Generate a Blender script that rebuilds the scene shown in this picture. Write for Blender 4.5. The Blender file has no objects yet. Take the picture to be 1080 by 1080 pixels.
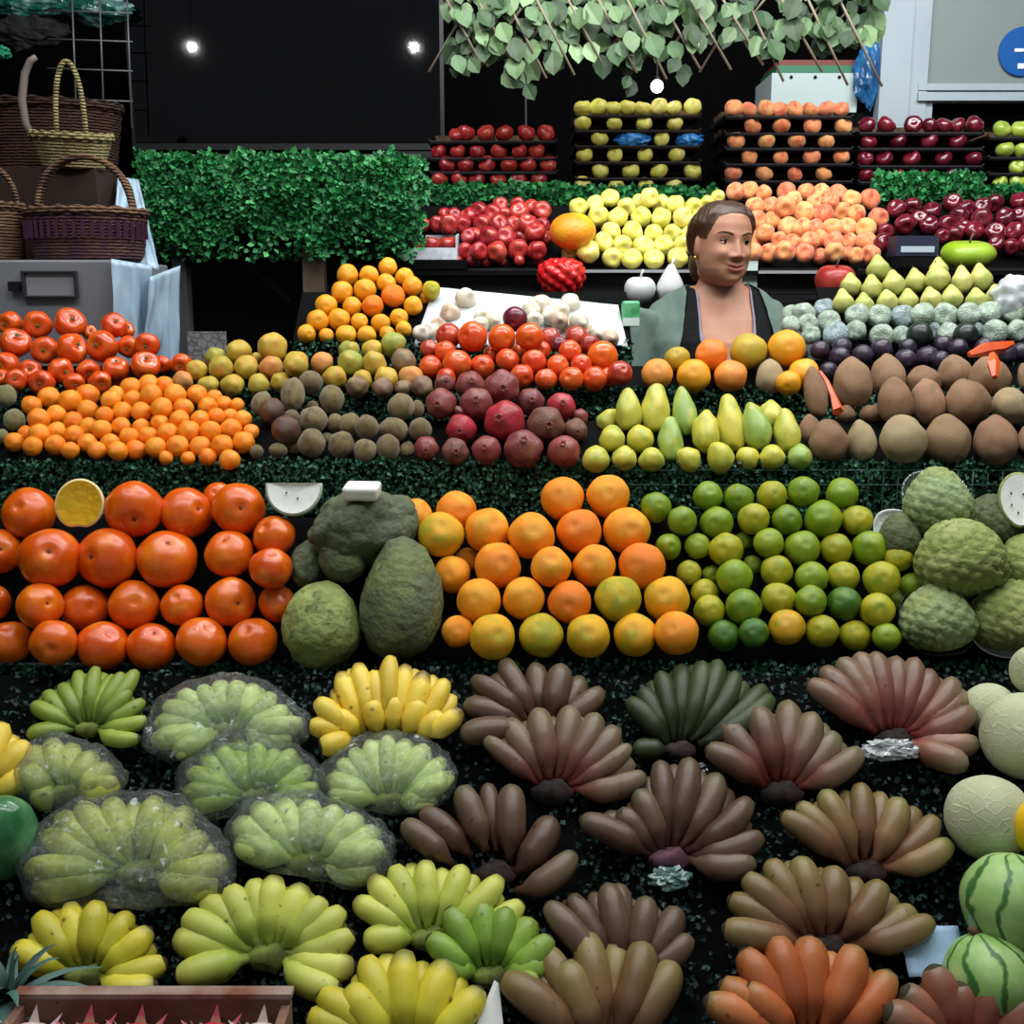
import bpy, bmesh, math, random
from mathutils import Vector, Matrix, noise, Euler
R = random.Random(7)
PI = math.pi
C = bpy.context.scene.collection
sc = bpy.context.scene
F, PITCH, CAMH = 1150.0, math.radians(11), 1.5
FW = Vector((0, math.cos(PITCH), -math.sin(PITCH)))
UPV = Vector((0, math.sin(PITCH), math.cos(PITCH)))
CAM = Vector((0, 0, CAMH))
cd = bpy.data.cameras.new('camera'); cam = bpy.data.objects.new('camera', cd); C.objects.link(cam)
cd.sensor_width = 36; cd.lens = F / 1080 * 36; cd.clip_start = .05
cam.location = CAM; cam.rotation_euler = (PI / 2 - PITCH, 0, 0)
sc.camera = cam

def ray(x, y):                      # direction through a point of the photograph, depth 1 along the view axis
    return FW + Vector((1, 0, 0)) * ((x - 540) / F) - UPV * ((y - 540) / F)
def at(x, y, Y):                    # the point of that sight line at distance Y into the stall
    d = ray(x, y); return CAM + d * (Y / d.y)
class Plane:                        # a sloped display board, given by two (photo row, distance) pairs
    def __init__(s, y1, Y1, y2, Y2):
        a, b = at(540, y1, Y1), at(540, y2, Y2)
        s.p = a; s.v = (b - a).normalized(); s.n = Vector((0, -s.v.z, s.v.y)); s.a, s.b = a, b
    def hit(s, x, y, off):
        d = ray(x, y); t = ((s.p + s.n * off - CAM).dot(s.n)) / d.dot(s.n)
        return t
T1 = Plane(1080, 1.37, 708, 1.83)
T2 = Plane(695, 1.90, 515, 2.10)
T3 = Plane(490, 2.20, 395, 2.44)
T4 = Plane(412, 2.50, 335, 2.70)
T5 = Plane(362, 2.76, 262, 3.06)
T6 = Plane(282, 3.54, 195, 3.82)

# ---------------------------------------------------------------- objects
def link(o, parent=None):
    C.objects.link(o)
    if parent is not None: o.parent = parent
    return o
def tag(o, label=None, cat=None, group=None, kind=None):
    if label: o['label'] = label
    if cat: o['category'] = cat
    if group: o['group'] = group
    if kind: o['kind'] = kind
    return o
def empty(name, loc, label=None, cat=None, group=None, rot=None):
    o = bpy.data.objects.new(name, None); o.empty_display_size = .05; C.objects.link(o)
    o.location = loc
    if rot is not None: o.rotation_euler = rot
    return tag(o, label, cat, group)
def mesh(name, vs, fs, mats, smooth=True, mi=None):
    me = bpy.data.meshes.new(name); me.from_pydata([tuple(v) for v in vs], [], fs)
    for m in (mats if isinstance(mats, (list, tuple)) else [mats]): me.materials.append(m)
    if smooth: me.polygons.foreach_set('use_smooth', [True] * len(me.polygons))
    if mi: me.polygons.foreach_set('material_index', mi)
    me.update(); return me
def obj(name, me, parent=None, loc=(0, 0, 0)):
    o = bpy.data.objects.new(name, me); o.location = loc; return link(o, parent)
class MB:                           # collects shapes for one mesh
    def __init__(s): s.v, s.f, s.m = [], [], []
    def add(s, vs, fs, m=0):
        b = len(s.v); s.v += [Vector(v) for v in vs]; s.f += [tuple(b + i for i in f) for f in fs]; s.m += [m] * len(fs); return s
    def box(s, c, d, m=0, rot=None, taper=1.0):
        vs = [Vector((x * d[0] / 2 * (taper if z < 0 else 1), y * d[1] / 2 * (taper if z < 0 else 1), z * d[2] / 2)) for z in (-1, 1) for y in (-1, 1) for x in (-1, 1)]
        if rot is not None: vs = [rot @ v for v in vs]
        return s.add([Vector(c) + v for v in vs], [(0, 2, 3, 1), (4, 5, 7, 6), (0, 1, 5, 4), (2, 6, 7, 3), (0, 4, 6, 2), (1, 3, 7, 5)], m)
    def tube(s, pts, r, seg=8, m=0, closed=False):
        pts = [Vector(p) for p in pts]; n = len(pts); rs = r if isinstance(r, (list, tuple)) else [r] * n
        vs, fs, ref = [], [], None
        for i, p in enumerate(pts):
            if closed: t = pts[(i + 1) % n] - pts[i - 1]
            else: t = pts[min(i + 1, n - 1)] - pts[max(i - 1, 0)]
            t.normalize()
            if ref is None: ref = t.orthogonal().normalized()
            ref = (ref - t * ref.dot(t)).normalized(); q = t.cross(ref)
            for k in range(seg):
                a = 2 * PI * k / seg; vs.append(p + (ref * math.cos(a) + q * math.sin(a)) * rs[i])
        for i in range(n if closed else n - 1):
            j = (i + 1) % n
            for k in range(seg):
                k2 = (k + 1) % seg; fs.append((i * seg + k, i * seg + k2, j * seg + k2, j * seg + k))
        if not closed: fs += [tuple(range(seg))[::-1], tuple((n - 1) * seg + k for k in range(seg))]
        return s.add(vs, fs, m)
    def lathe(s, prof, seg=24, m=0, M=None, fn=None):   # prof: (radius, z) from the top pole down
        vs, fs = [], []
        for (r, z) in prof:
            for k in range(seg):
                a = 2 * PI * k / seg; v = Vector((r * math.cos(a), r * math.sin(a), z))
                if fn: v = fn(v, a)
                vs.append(M @ v if M else v)
        n = len(prof)
        for i in range(n - 1):
            for k in range(seg):
                k2 = (k + 1) % seg; fs.append((i * seg + k, (i + 1) * seg + k, (i + 1) * seg + k2, i * seg + k2))
        fs += [tuple(range(seg)), tuple((n - 1) * seg + k for k in range(seg))[::-1]]
        return s.add(vs, fs, m)
    def loft(s, rings, seg=32, m=0, cap=True):          # rings: (cx, cy, z, rx, ry_front, ry_back)
        vs, fs = [], []
        for (cx, cy, z, rx, rf, rb) in rings:
            for k in range(seg):
                a = 2 * PI * k / seg; c = -math.cos(a)
                vs.append((cx + rx * math.sin(a), cy + (rf if c < 0 else rb) * c, z))
        n = len(rings)
        for i in range(n - 1):
            for k in range(seg):
                k2 = (k + 1) % seg; fs.append((i * seg + k, i * seg + k2, (i + 1) * seg + k2, (i + 1) * seg + k))
        if cap: fs += [tuple(range(seg))[::-1], tuple((n - 1) * seg + k for k in range(seg))]
        return s.add(vs, fs, m)
    def me(s, name, mats, smooth=False): return mesh(name, s.v, s.f, mats, smooth, s.m)
    def build(s, name, mats, parent=None, loc=(0, 0, 0), smooth=False):
        return obj(name, s.me(name, mats, smooth), parent, loc)
def structure(o): o['kind'] = 'structure'; return o
def bevel(o, w=.004, seg=2):
    b = o.modifiers.new('edge', 'BEVEL'); b.width = w; b.segments = seg; b.limit_method = 'ANGLE'; return o

# ---------------------------------------------------------------- materials
def srgb(h):
    h = h.lstrip('#'); c = [int(h[i:i + 2], 16) / 255 for i in (0, 2, 4)]
    return tuple(x / 12.92 if x <= .04045 else ((x + .055) / 1.055) ** 2.4 for x in c) + (1,)
class N:
    def __init__(s, name):
        s.m = bpy.data.materials.new(name); s.m.use_nodes = True; s.t = s.m.node_tree; s.t.nodes.clear()
        s.out = s('OutputMaterial'); s.tc = s('TexCoord')
    def __call__(s, typ, **kw):
        n = s.t.nodes.new('ShaderNode' + typ)
        for k, v in kw.items(): setattr(n, k, v)
        return n
    def w(s, a, b): s.t.links.new(a, b)
    def ramp(s, src, stops):
        r = s('ValToRGB'); e = r.color_ramp.elements
        while len(e) < len(stops): e.new(.5)
        for el, (p, c) in zip(e, stops):
            el.position = p; el.color = srgb(c) if isinstance(c, str) else (c, c, c, 1)
        s.w(src, r.inputs[0]); return r.outputs[0]
    def noise(s, scale, detail=3, coord='Object', rough=.5, off=None):
        n = s('TexNoise'); n.inputs['Scale'].default_value = scale; n.inputs['Detail'].default_value = detail; n.inputs['Roughness'].default_value = rough
        if off is not None:
            a = s('VectorMath', operation='ADD'); s.w(s.tc.outputs[coord], a.inputs[0]); s.w(off, a.inputs[1]); s.w(a.outputs[0], n.inputs['Vector'])
        else: s.w(s.tc.outputs[coord], n.inputs['Vector'])
        return n.outputs['Fac']
    def mix(s, fac, a, b, mode='MIX'):
        m = s('Mix', data_type='RGBA', blend_type=mode)
        for sock, v in ((m.inputs[0], fac), (m.inputs[6], a), (m.inputs[7], b)):
            if hasattr(v, 'links') or hasattr(v, 'is_linked'): s.w(v, sock)
            elif isinstance(v, str): sock.default_value = srgb(v)
            else: sock.default_value = v
        return m.outputs[2]
    def rnd(s): return s('ObjectInfo').outputs['Random']
    def bsdf(s, base, rough=.5, spec=.5, bump=None, bstr=.3, bdist=.02, coat=0, sss=0, metal=0, trans=0, sheen=0):
        b = s('BsdfPrincipled')
        if isinstance(base, str): b.inputs['Base Color'].default_value = srgb(base)
        else: s.w(base, b.inputs['Base Color'])
        if isinstance(rough, (int, float)): b.inputs['Roughness'].default_value = rough
        else: s.w(rough, b.inputs['Roughness'])
        b.inputs['Specular IOR Level'].default_value = spec; b.inputs['Metallic'].default_value = metal
        b.inputs['Coat Weight'].default_value = coat; b.inputs['Coat Roughness'].default_value = .15
        b.inputs['Transmission Weight'].default_value = trans; b.inputs['Sheen Weight'].default_value = sheen
        if sss:
            b.inputs['Subsurface Weight'].default_value = sss; b.inputs['Subsurface Radius'].default_value = (1, .4, .2); b.inputs['Subsurface Scale'].default_value = .01
        if bump is not None:
            n = s('Bump'); n.inputs['Strength'].default_value = bstr; n.inputs['Distance'].default_value = bdist
            s.w(bump, n.inputs['Height']); s.w(n.outputs[0], b.inputs['Normal'])
        s.w(b.outputs[0], s.out.inputs[0]); return s.m
_M = {}
def fruit_mat(name, cols, blotch=None, bfac=(.5, .68), bscale=1.6, speck=None, sscale=14, sfac=(.6, .68), rough=.35, spec=.5, pores=30, bstr=.25, coat=0, sheen=0):
    """Per-fruit skin: a colour picked from COLS for each fruit, blotches and specks of other skin colours, fine pores."""
    if name in _M: return _M[name]
    n = N(name); r = n.rnd()
    st = [(i / max(1, len(cols) - 1), c) for i, c in enumerate(cols)] if len(cols) > 1 else [(0, cols[0]), (1, cols[0])]
    base = n.ramp(r, st)
    off = n('VectorMath', operation='SCALE'); off.inputs[0].default_value = (37, 91, 53); n.w(r, off.inputs['Scale']); off = off.outputs[0]
    if blotch: base = n.mix(n.ramp(n.noise(bscale, 3, off=off), [(bfac[0], 0.), (bfac[1], 1.)]), base, blotch)
    if speck: base = n.mix(n.ramp(n.noise(sscale, 4, off=off), [(sfac[0], 0.), (sfac[1], 1.)]), base, speck)
    m = n.bsdf(base, rough, spec, n.noise(pores, 2) if pores else None, bstr, .02, coat=coat, sheen=sheen)
    _M[name] = m; return m
def plain(name, col, rough=.6, spec=.4, bump=None, bstr=.3, metal=0, col2=None, nscale=8, coord='Object', bdist=.01, nf=(.4, .65)):
    if name in _M: return _M[name]
    n = N(name); base = col
    if col2: base = n.mix(n.ramp(n.noise(nscale, 4, coord), [(nf[0], 0.), (nf[1], 1.)]), col, col2)
    m = n.bsdf(base, rough, spec, n.noise(bump, 3, coord) if bump else None, bstr, bdist, metal=metal)
    _M[name] = m; return m
def glow(name, col, strength):
    n = N(name); e = n('Emission'); e.inputs[0].default_value = srgb(col); e.inputs[1].default_value = strength; n.w(e.outputs[0], n.out.inputs[0]); return n.m
def foliage_mat(name, cols, rough=.45, spec=.35):
    n = N(name); a = n('Attribute'); a.attribute_name = 'leaf'; a.attribute_type = 'GEOMETRY'
    return n.bsdf(n.ramp(a.outputs['Fac'], [(i / (len(cols) - 1), c) for i, c in enumerate(cols)]), rough, spec)
def wrap_mat(name, tint='#e4efe9', haze=.10):
    n = N(name); t = n('BsdfTransparent'); g = n('BsdfGlossy'); g.inputs['Roughness'].default_value = .2
    d = n('BsdfDiffuse'); d.inputs[0].default_value = srgb(tint)
    nz = n.noise(46, 4, 'Object', .62); bp = n('Bump'); bp.inputs['Strength'].default_value = .9; bp.inputs['Distance'].default_value = .02
    n.w(nz, bp.inputs['Height']); n.w(bp.outputs[0], g.inputs['Normal'])
    m1 = n('MixShader'); cr = n('Math', operation='MAXIMUM'); n.w(n.ramp(n.noise(38, 3), [(.47, haze), (.497, .17), (.503, .17), (.53, haze)]), cr.inputs[0]); n.w(n.ramp(n.noise(34, 4, rough=.7), [(.61, haze), (.70, .75)]), cr.inputs[1]); n.w(cr.outputs[0], m1.inputs[0]); n.w(t.outputs[0], m1.inputs[1]); n.w(d.outputs[0], m1.inputs[2])  # diffuse white lines and flecks painted in as glints on the film's creases
    lw = n('Fresnel'); lw.inputs[0].default_value = 1.24; n.w(bp.outputs[0], lw.inputs['Normal'])
    m2 = n('MixShader'); n.w(lw.outputs[0], m2.inputs[0]); n.w(m1.outputs[0], m2.inputs[1]); n.w(g.outputs[0], m2.inputs[2])
    n.w(m2.outputs[0], n.out.inputs[0]); return n.m
def leaves_mesh(name, spots, mats, size, shape='diamond', smooth=False):
    """spots: (point, direction the leaf grows, normal). One folded leaf each; attribute 'leaf' holds the leaf's own tint."""
    vs, fs, tint = [], [], []
    for (p, d, n) in spots:
        d = d.normalized(); s_ = d.cross(n).normalized(); n = s_.cross(d); L = size * R.uniform(.7, 1.3); W = L * .42; b = len(vs); t = R.random()
        if shape == 'round':
            W = L * .48; ring = [(0, 0, 0), (.55, .15, .05), (1, .5, .08), (.7, .85, .03), (0, 1.12, -.08)]
            left = [p + s_ * (-W * a) + d * (L * u) + n * (L * h) for a, u, h in ring[1:4]]
            right = [p + s_ * (W * a) + d * (L * u) + n * (L * h) for a, u, h in ring[1:4]]
            mid = [p, p + d * L * .35 - n * L * .03, p + d * L * .75 - n * L * .03, p + d * L * 1.12 - n * L * .08]
            vs += mid + left + right
            fs += [(b, b + 1, b + 4), (b + 1, b + 2, b + 5, b + 4), (b + 2, b + 3, b + 6, b + 5), (b, b + 7, b + 1), (b + 1, b + 7, b + 8, b + 2), (b + 2, b + 8, b + 9, b + 3)]
            tint += [t] * 6
        else:
            vs += [p, p + d * L * .5 + s_ * W + n * L * .12, p + d * L, p + d * L * .5 - s_ * W + n * L * .12]
            fs += [(b, b + 1, b + 2), (b, b + 2, b + 3)]; tint += [t] * 2
    me = mesh(name, vs, fs, mats, smooth)
    a = me.attributes.new('leaf', 'FLOAT', 'FACE'); a.data.foreach_set('value', tint); return me
def rv(): 
    while True:
        v = Vector((R.uniform(-1, 1), R.uniform(-1, 1), R.uniform(-1, 1)))
        if .05 < v.length < 1: return v.normalized()
# ---------------------------------------------------------------- fruit shapes (unit radius, stem axis = +Z)
def rev(prof_fn, seg, rings, lump=0., seed=0, fac=0, nf=0, lf=1.5):
    vs, fs = [], []
    for i in range(1, rings):
        th = PI * i / rings
        for k in range(seg):
            a = 2 * PI * k / seg; r, z = prof_fn(th)
            if nf: r *= 1 + fac * math.cos(nf * a + seed)
            v = Vector((r * math.cos(a), r * math.sin(a), z))
            if lump: v *= 1 + lump * noise.noise(v * lf + Vector((seed * 7.3, seed * 3.1, 0)))
            vs.append(v)
    for i in range(rings - 2):
        for k in range(seg):
            k2 = (k + 1) % seg; fs.append((i * seg + k, (i + 1) * seg + k, (i + 1) * seg + k2, i * seg + k2))
    for th, top in ((1e-4, True), (PI - 1e-4, False)):
        r, z = prof_fn(th); vs.append(Vector((0, 0, z))); c = len(vs) - 1; b = 0 if top else (rings - 2) * seg
        for k in range(seg):
            k2 = (k + 1) % seg; fs.append((c, b + k, b + k2) if top else (c, b + k2, b + k))
    return vs, fs
g = lambda x, s: math.exp(-(x / s) ** 2)
def p_citrus(th): return math.sin(th), .93 * math.cos(th) - .09 * g(th, .22) + .03 * g(PI - th, .2)
def p_persimmon(th): return math.sin(th) * (1 + .02 * math.sin(th)), .92 * math.cos(th) - .13 * g(th, .2) + .06 * g(PI - th, .35)
def p_apple(th): return math.sin(th) * (1 + .10 * math.cos(th)), .92 * math.cos(th) - .30 * g(th, .38) + .16 * g(PI - th, .3)
def p_round(th): return math.sin(th), math.cos(th)
def p_kiwi(th): return math.sin(th), math.cos(th) + .05 * g(th, .15)
def p_egg(th): return math.sin(th) * (1 - .15 * math.cos(th)), math.cos(th) + .05 * g(th, .3)
def p_mamey(th): return math.sin(th) * (1 - .13 * math.cos(th)), 1.0 * math.cos(th) + .03 * g(th, .25)
def p_pear(th):
    z = math.cos(th); u = min(1, max(0, (z + .35) / 1.25)); return math.sin(th) ** .92 * (1 - .46 * u * u * (3 - 2 * u)), z * .98 - .03 * g(th, .2)
def p_mango(th): return math.sin(th) ** .9 * (1 - .20 * math.cos(th)), math.cos(th)
def p_pom(th): return math.sin(th) * (1 + .03 * math.cos(2 * th)), .94 * math.cos(th) + .05 * g(th, .3)
def p_guava(th): return math.sin(th) * (1 - .07 * math.cos(th)), 1.02 * math.cos(th)
def p_onion(th): return math.sin(th) ** .95, .82 * math.cos(th) + .35 * g(th, .32)
_V = {}
SHAPES = dict(citrus=(p_citrus, 32, 20, .035), persimmon=(p_persimmon, 36, 22, .022), apple=(p_apple, 24, 16, .05), round=(p_round, 24, 16, .03), small=(p_citrus, 20, 13, .04),
    kiwi=(p_kiwi, 24, 16, .05), egg=(p_egg, 28, 20, .04), mamey=(p_mamey, 32, 22, .05), pear=(p_pear, 24, 20, .04), mango=(p_mango, 28, 22, .06), pom=(p_pom, 30, 18, .05), guava=(p_guava, 24, 16, .07), onion=(p_onion, 24, 18, .04))
def shape_mesh(shape, mat, k):
    key = (shape, mat.name, k)
    if key not in _V:
        fn, sg, rg, lump = SHAPES[shape]
        vs, fs = rev(fn, sg, rg, lump * 2, k + 1, *((.025, 6) if shape == 'pom' else (.008, 5) if shape == 'persimmon' else (.02, 5) if shape == 'apple' else (0, 0)))
        _V[key] = mesh(shape + '_skin', vs, fs, mat)
    return _V[key]
def scar_mesh(kind):
    if kind in _V: return _V[kind]
    b = MB()
    if kind == 'stem_scar':      # a small button sitting in the dimple
        b.lathe([(.001, .83), (.05, .835), (.085, .815), (.10, .78), (.09, .74)], 10); m = plain('stem_scar_brown', '#6b5a26', .7)
    elif kind == 'navel':
        b.lathe([(.001, .80), (.10, .82), (.16, .80), (.19, .76), (.16, .70)], 12); m = plain('navel_brown', '#7a2f10', .6)
    elif kind == 'stem':         # apple or pear stalk
        b.tube([(0, 0, .85), (.02, 0, 1.05), (.08, .02, 1.22)], [.05, .04, .05], 6); m = plain('stalk_brown', '#5b4a2c', .8)
    elif kind == 'crown':        # pomegranate calyx
        for k in range(6):
            a = k * PI / 3; M = Matrix.Rotation(a, 3, 'Z')
            b.add([M @ Vector(v) for v in ((.10, -.10, .9), (.10, .10, .9), (.16, .09, 1.08), (.24, 0, 1.22), (.16, -.09, 1.08), (.06, 0, .95))], [(0, 1, 2, 3, 4), (5, 4, 3, 2), (0, 5, 1), (0, 4, 5), (1, 5, 2)])
        b.lathe([(.10, .98), (.17, 1.0), (.2, .93), (.22, .86), (.1, .84)], 12); m = plain('calyx_pink', '#9a5a4c', .7)
    elif kind == 'calyx':
        b.lathe([(.001, .87), (.08, .88), (.12, .85), (.14, .80), (.1, .76)], 8); m = plain('calyx_green', '#4d6125', .7)
    _V[kind] = b.me(kind, m, True); return _V[kind]
ORD = ['first', 'second', 'third', 'fourth', 'fifth', 'sixth', 'seventh', 'eighth', 'ninth', 'tenth', 'eleventh', 'twelfth', '13th', '14th', '15th', '16th', '17th', '18th', '19th', '20th', '21st', '22nd', '23rd', '24th', '25th', '26th', '27th', '28th', '29th', '30th']
ITEMS = []
def parse(data, off, s):
    rows = []
    for row in data.strip().split('/'):
        out = []
        for tok in row.split():
            fl = ''
            if ':' in tok: tok, fl = tok.split(':')
            v = [float(x) for x in tok.split(',')]
            x, y, r = v[0] / s + off[0], v[1] / s + off[1], v[2] / s
            out.append((x, y, r, v[3] / s if len(v) > 3 else r, v[4] if len(v) > 4 else 0, fl))
        rows.append(out)
    return rows
def autorows(items, gap=1.25):
    items = sorted(items, key=lambda i: i[1]); rows, cur = [], []
    for it in items:
        if cur and it[1] - sum(c[1] for c in cur) / len(cur) > gap * it[2]: rows.append(cur); cur = []
        cur.append(it)
    rows.append(cur); return rows
def pile(name, cat, group, desc, where, rows, plane, shape, mats, part=None, axis='cam', dz=0., shrink=.985, auto=False, lift=0., bydesc=None):
    """Fruit of one pile; rows from the top. Each fruit rests on the display board (or, pushed out later, on its neighbours)."""
    if auto: rows = autorows([i for r in rows for i in r])
    rows = [sorted(r, key=lambda i: i[0]) for r in rows]; n = len(rows); shrink *= GROW.get(group, 1)
    for ri, row in enumerate(rows):
        rw = 'only' if n == 1 else 'top' if ri == 0 else 'bottom' if ri == n - 1 else ORD[ri]
        for ci, (x, y, rx, ry, rot, fl) in enumerate(row):
            d = (bydesc or {}).get(fl[:1], desc) if fl else desc
            pos = f'{ORD[ci]} from left in' if len(row) > 1 else 'alone in'
            lab = f'{d}, {pos} {rw} row of {where}' if n > 1 else f'{d}, {ORD[ci]} from the left {where}'
            if axis == 'up':                    # half thickness of a leaning long fruit, square to the board
                sd = abs((plane.v * .55 + UPV * .8).normalized().dot(plane.n)); hh = math.sqrt((1 - sd * sd) * min(rx, ry) ** 2 + (sd * max(rx, ry)) ** 2)
            else: hh = min(rx, ry) * 1.03
            t = plane.hit(x, y, hh * 2.3 / F + lift)
            t = plane.hit(x, y, hh * t / F + lift + .002)
            m = mats[fl[:1]] if fl and fl[:1] in mats else mats['']
            ITEMS.append(dict(name=name, cat=cat, group=group, label=lab, x=x, y=y, rx=rx * shrink, ry=ry * shrink, rot=rot, t=t - .02 * ('f' in fl) + .03 * ('b' in fl), t0=t, plane=plane, shape=shape, mat=m, part=part, axis=axis, d=ray(x, y)))
    return rows
def relax():
    """Push fruit that would share space apart along the depth of the stall until they only touch."""
    bins = {}
    for it in ITEMS: bins.setdefault(id(it['plane']), []).append(it)
    for its in bins.values():
        pairs = []
        for i, a in enumerate(its):
            for b in its[i + 1:]:
                dx, dy = b['x'] - a['x'], b['y'] - a['y']; L = math.hypot(dx, dy) + 1e-6
                if L > max(a['rx'], a['ry']) + max(b['rx'], b['ry']): continue
                def er(o):
                    c, s_ = math.cos(o['rot']), math.sin(o['rot']); u, w = (dx * c + dy * s_) / L, (-dx * s_ + dy * c) / L
                    return 1 / math.sqrt((u / o['rx']) ** 2 + (w / o['ry']) ** 2)
                need = (er(a) + er(b)) * 1.02
                if L < need: pairs.append((a, b, L, need, a['rx'] + b['rx']))
        for _ in range(120):
            moved = 0
            for a, b, L, need, dn in pairs:
                want = math.sqrt(max(0, 1 - (L / need) ** 2)) * dn * .5 * (a['t'] + b['t']) / F
                f_, k_ = (a, b) if (a['t'], -a['y']) <= (b['t'], -b['y']) else (b, a)
                gap = want - (k_['t'] - f_['t'])
                if gap > 2e-4:
                    moved += gap; back = min(gap * .35, max(0, k_['t0'] + .012 - k_['t'])); k_['t'] += back; f_['t'] = max(f_['t'] - (gap - back) * .6, f_['t0'] - min(.09, 1.5 * f_['rx'] * f_['t0'] / F))
            if moved < 1e-3: break
def spawn():
    for i, it in enumerate(ITEMS):
        t = it['t']; r = it['rx'] * t / F; rz = it['ry'] * t / F; p = CAM + it['d'] * t
        o = bpy.data.objects.new(it['name'], shape_mesh(it['shape'], it['mat'], R.randrange(3))); C.objects.link(o)
        if it['axis'] == 'up':        # long fruit standing along the slope
            z = (it['plane'].v * .55 + UPV * .8).normalized(); z = Matrix.Rotation(it['rot'], 3, ray(it['x'], it['y'])) @ z
            z = (z + rv() * .06).normalized()
        elif it['axis'] == 'cam': z = (-it['d'].normalized() + Vector((0, 0, .25)) + rv() * .65).normalized()
        elif it['axis'] == 'face': z = (-it['d'].normalized() + Vector((0, 0, .18)) + rv() * .35).normalized()
        elif it['axis'] == 'top': z = (Vector((0, -.3, 1)) + rv() * .6).normalized()
        else: z = rv()
        q = z.to_track_quat('Z', 'Y').to_matrix() @ Matrix.Rotation(R.uniform(0, 6.28), 3, 'Z')
        if it['axis'] in ('up',): sc_ = Vector((r, r, rz))
        else: sc_ = Vector((r, r, r)) if abs(r - rz) < 1e-5 else Vector(((r + rz) / 2,) * 3)
        o.matrix_world = Matrix.Translation(p) @ q.to_4x4() @ Matrix.Diagonal(sc_.to_4d())
        tag(o, it['label'], it['cat'], it['group'])
        if it['part'] and (it['part'] != 'navel' or R.random() < .4):
            c = bpy.data.objects.new(it['part'], scar_mesh(it['part'])); C.objects.link(c); c.parent = o
GROW = {'persimmons on the second tier': 1.03, 'green mandarins on the second tier': 1.06, 'pomegranates on the third tier': 1.05, 'tomatoes heaped at the left edge': 1.05, 'tomatoes heaped in the middle': 1.07, 'yellow guavas beside the small mandarins': 1.07, 'yellow guavas behind the kiwis': 1.08, 'mameys standing on the third tier': 1.04, 'long mangoes standing on the third tier': 1.05, 'round yellow mangoes below the long ones': 1.06, 'plums behind the mameys': 1.1, 'onions on the white sheet': 1.12, 'red apples heaped on the back shelf': 1.14, 'yellow apples heaped on the back shelf': 1.1, 'peaches heaped on the back shelf': 1.12, 'dark red apples heaped on the back shelf': 1.12, 'pears standing in rows': 1.05, 'film-wrapped apples before the pears': 1.0, 'oranges in the upper pyramid': 1.03}      # how much fuller than first measured each heap's fruit is
# ---------------------------------------------------------------- the fruit, tier by tier (second tier first)
A3 = (0, 500); B3 = (360, 500); C3 = (720, 500)
per = fruit_mat('persimmon_skin', ['#dc5a06', '#e46408', '#d85006', '#ea700c'], '#ee8418', (.5, .75), 1.3, '#b83508', 9, (.66, .74), .24, .5, 26, .12, coat=.5)
pile('persimmon', 'persimmon', 'persimmons on the second tier', 'glossy red-orange persimmon', 'persimmon pile', parse('''
92,125,80 425,112,88 590,124,80 690,72,46:b 755,110,80 / -2,245,68 158,265,92 340,265,92 528,270,92 725,252,75 868,195,66 857,297,66:f /
-28,405,60 128,417,70 268,425,72 425,415,77 575,415,64 730,405,77 880,410,60 / 30,532,68 170,533,70 325,543,78 480,545,75 637,530,78 800,530,76''', A3, 3), T2, 'persimmon', {'': per}, 'navel')
orn = fruit_mat('orange_skin', ['#f79a0c', '#fb9f14', '#f78a0c', '#fca61e'], '#f7b62a', (.48, .7), 1.2, None, 9, rough=.42, pores=34, bstr=.35)
org = fruit_mat('orange_skin_green', ['#cdb41a', '#d6b420'], '#a8a81c', (.4, .6), 1.2, None, 9, rough=.42, pores=34, bstr=.35)
orr = fruit_mat('orange_skin_deep', ['#f77c10', '#f8840c'], '#fa9020', (.45, .7), 1.2, None, 9, rough=.42, pores=34, bstr=.35)
ory = fruit_mat('orange_skin_yellow', ['#f2b018', '#ecb41c'], '#c8b020', (.5, .62), 1.2, None, 9, rough=.42, pores=34, bstr=.35)
pile('orange', 'orange', 'oranges on the second tier', 'plump bright orange', 'stepped orange pile', parse('''
700,78,70 845,70,70 / 235,130,55:b 365,118,65:b / 315,192,74:y 463,178,73 602,195,75 752,180,72:r 903,180,76 / 350,318,60 400,272,40:b 495,290,75 663,293,66 800,290,69 950,290,75:r /
435,400,71 578,393,68 722,405,69:r 875,395,75:g 1030,395,73:y / 368,498,52 480,515,74:y 632,510,72:g 782,512,70:y 930,508,70:y 1060,503,72''', B3, 3), T2, 'citrus', {'': orn, 'g': org, 'r': orr, 'y': ory}, 'stem_scar', 'face',
    bydesc={'g': 'yellow-green tinted orange', 'r': 'deep orange-red orange', 'y': 'golden yellow orange'})
grn = fruit_mat('green_mandarin', ['#6f8f12', '#7d9a18', '#5f8412', '#8aa01c', '#75901a'], '#93a01f', (.5, .68), 1.4, None, 9, rough=.3, pores=36, bstr=.25, coat=.1)
gry = fruit_mat('green_mandarin_yellow', ['#a9a51c', '#b3ab22', '#a2a01a'], '#86981c', (.5, .66), 1.4, None, 9, rough=.32, pores=36, bstr=.25)
gro = fruit_mat('green_mandarin_orange', ['#d9a01c', '#cfa41e'], '#b0a220', (.52, .66), 1.4, None, 9, rough=.34, pores=36, bstr=.25)
grd = fruit_mat('green_mandarin_dark', ['#3c6a1a', '#47701c'], '#5c8020', (.52, .66), 1.4, None, 9, rough=.3, pores=36, bstr=.25)
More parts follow.
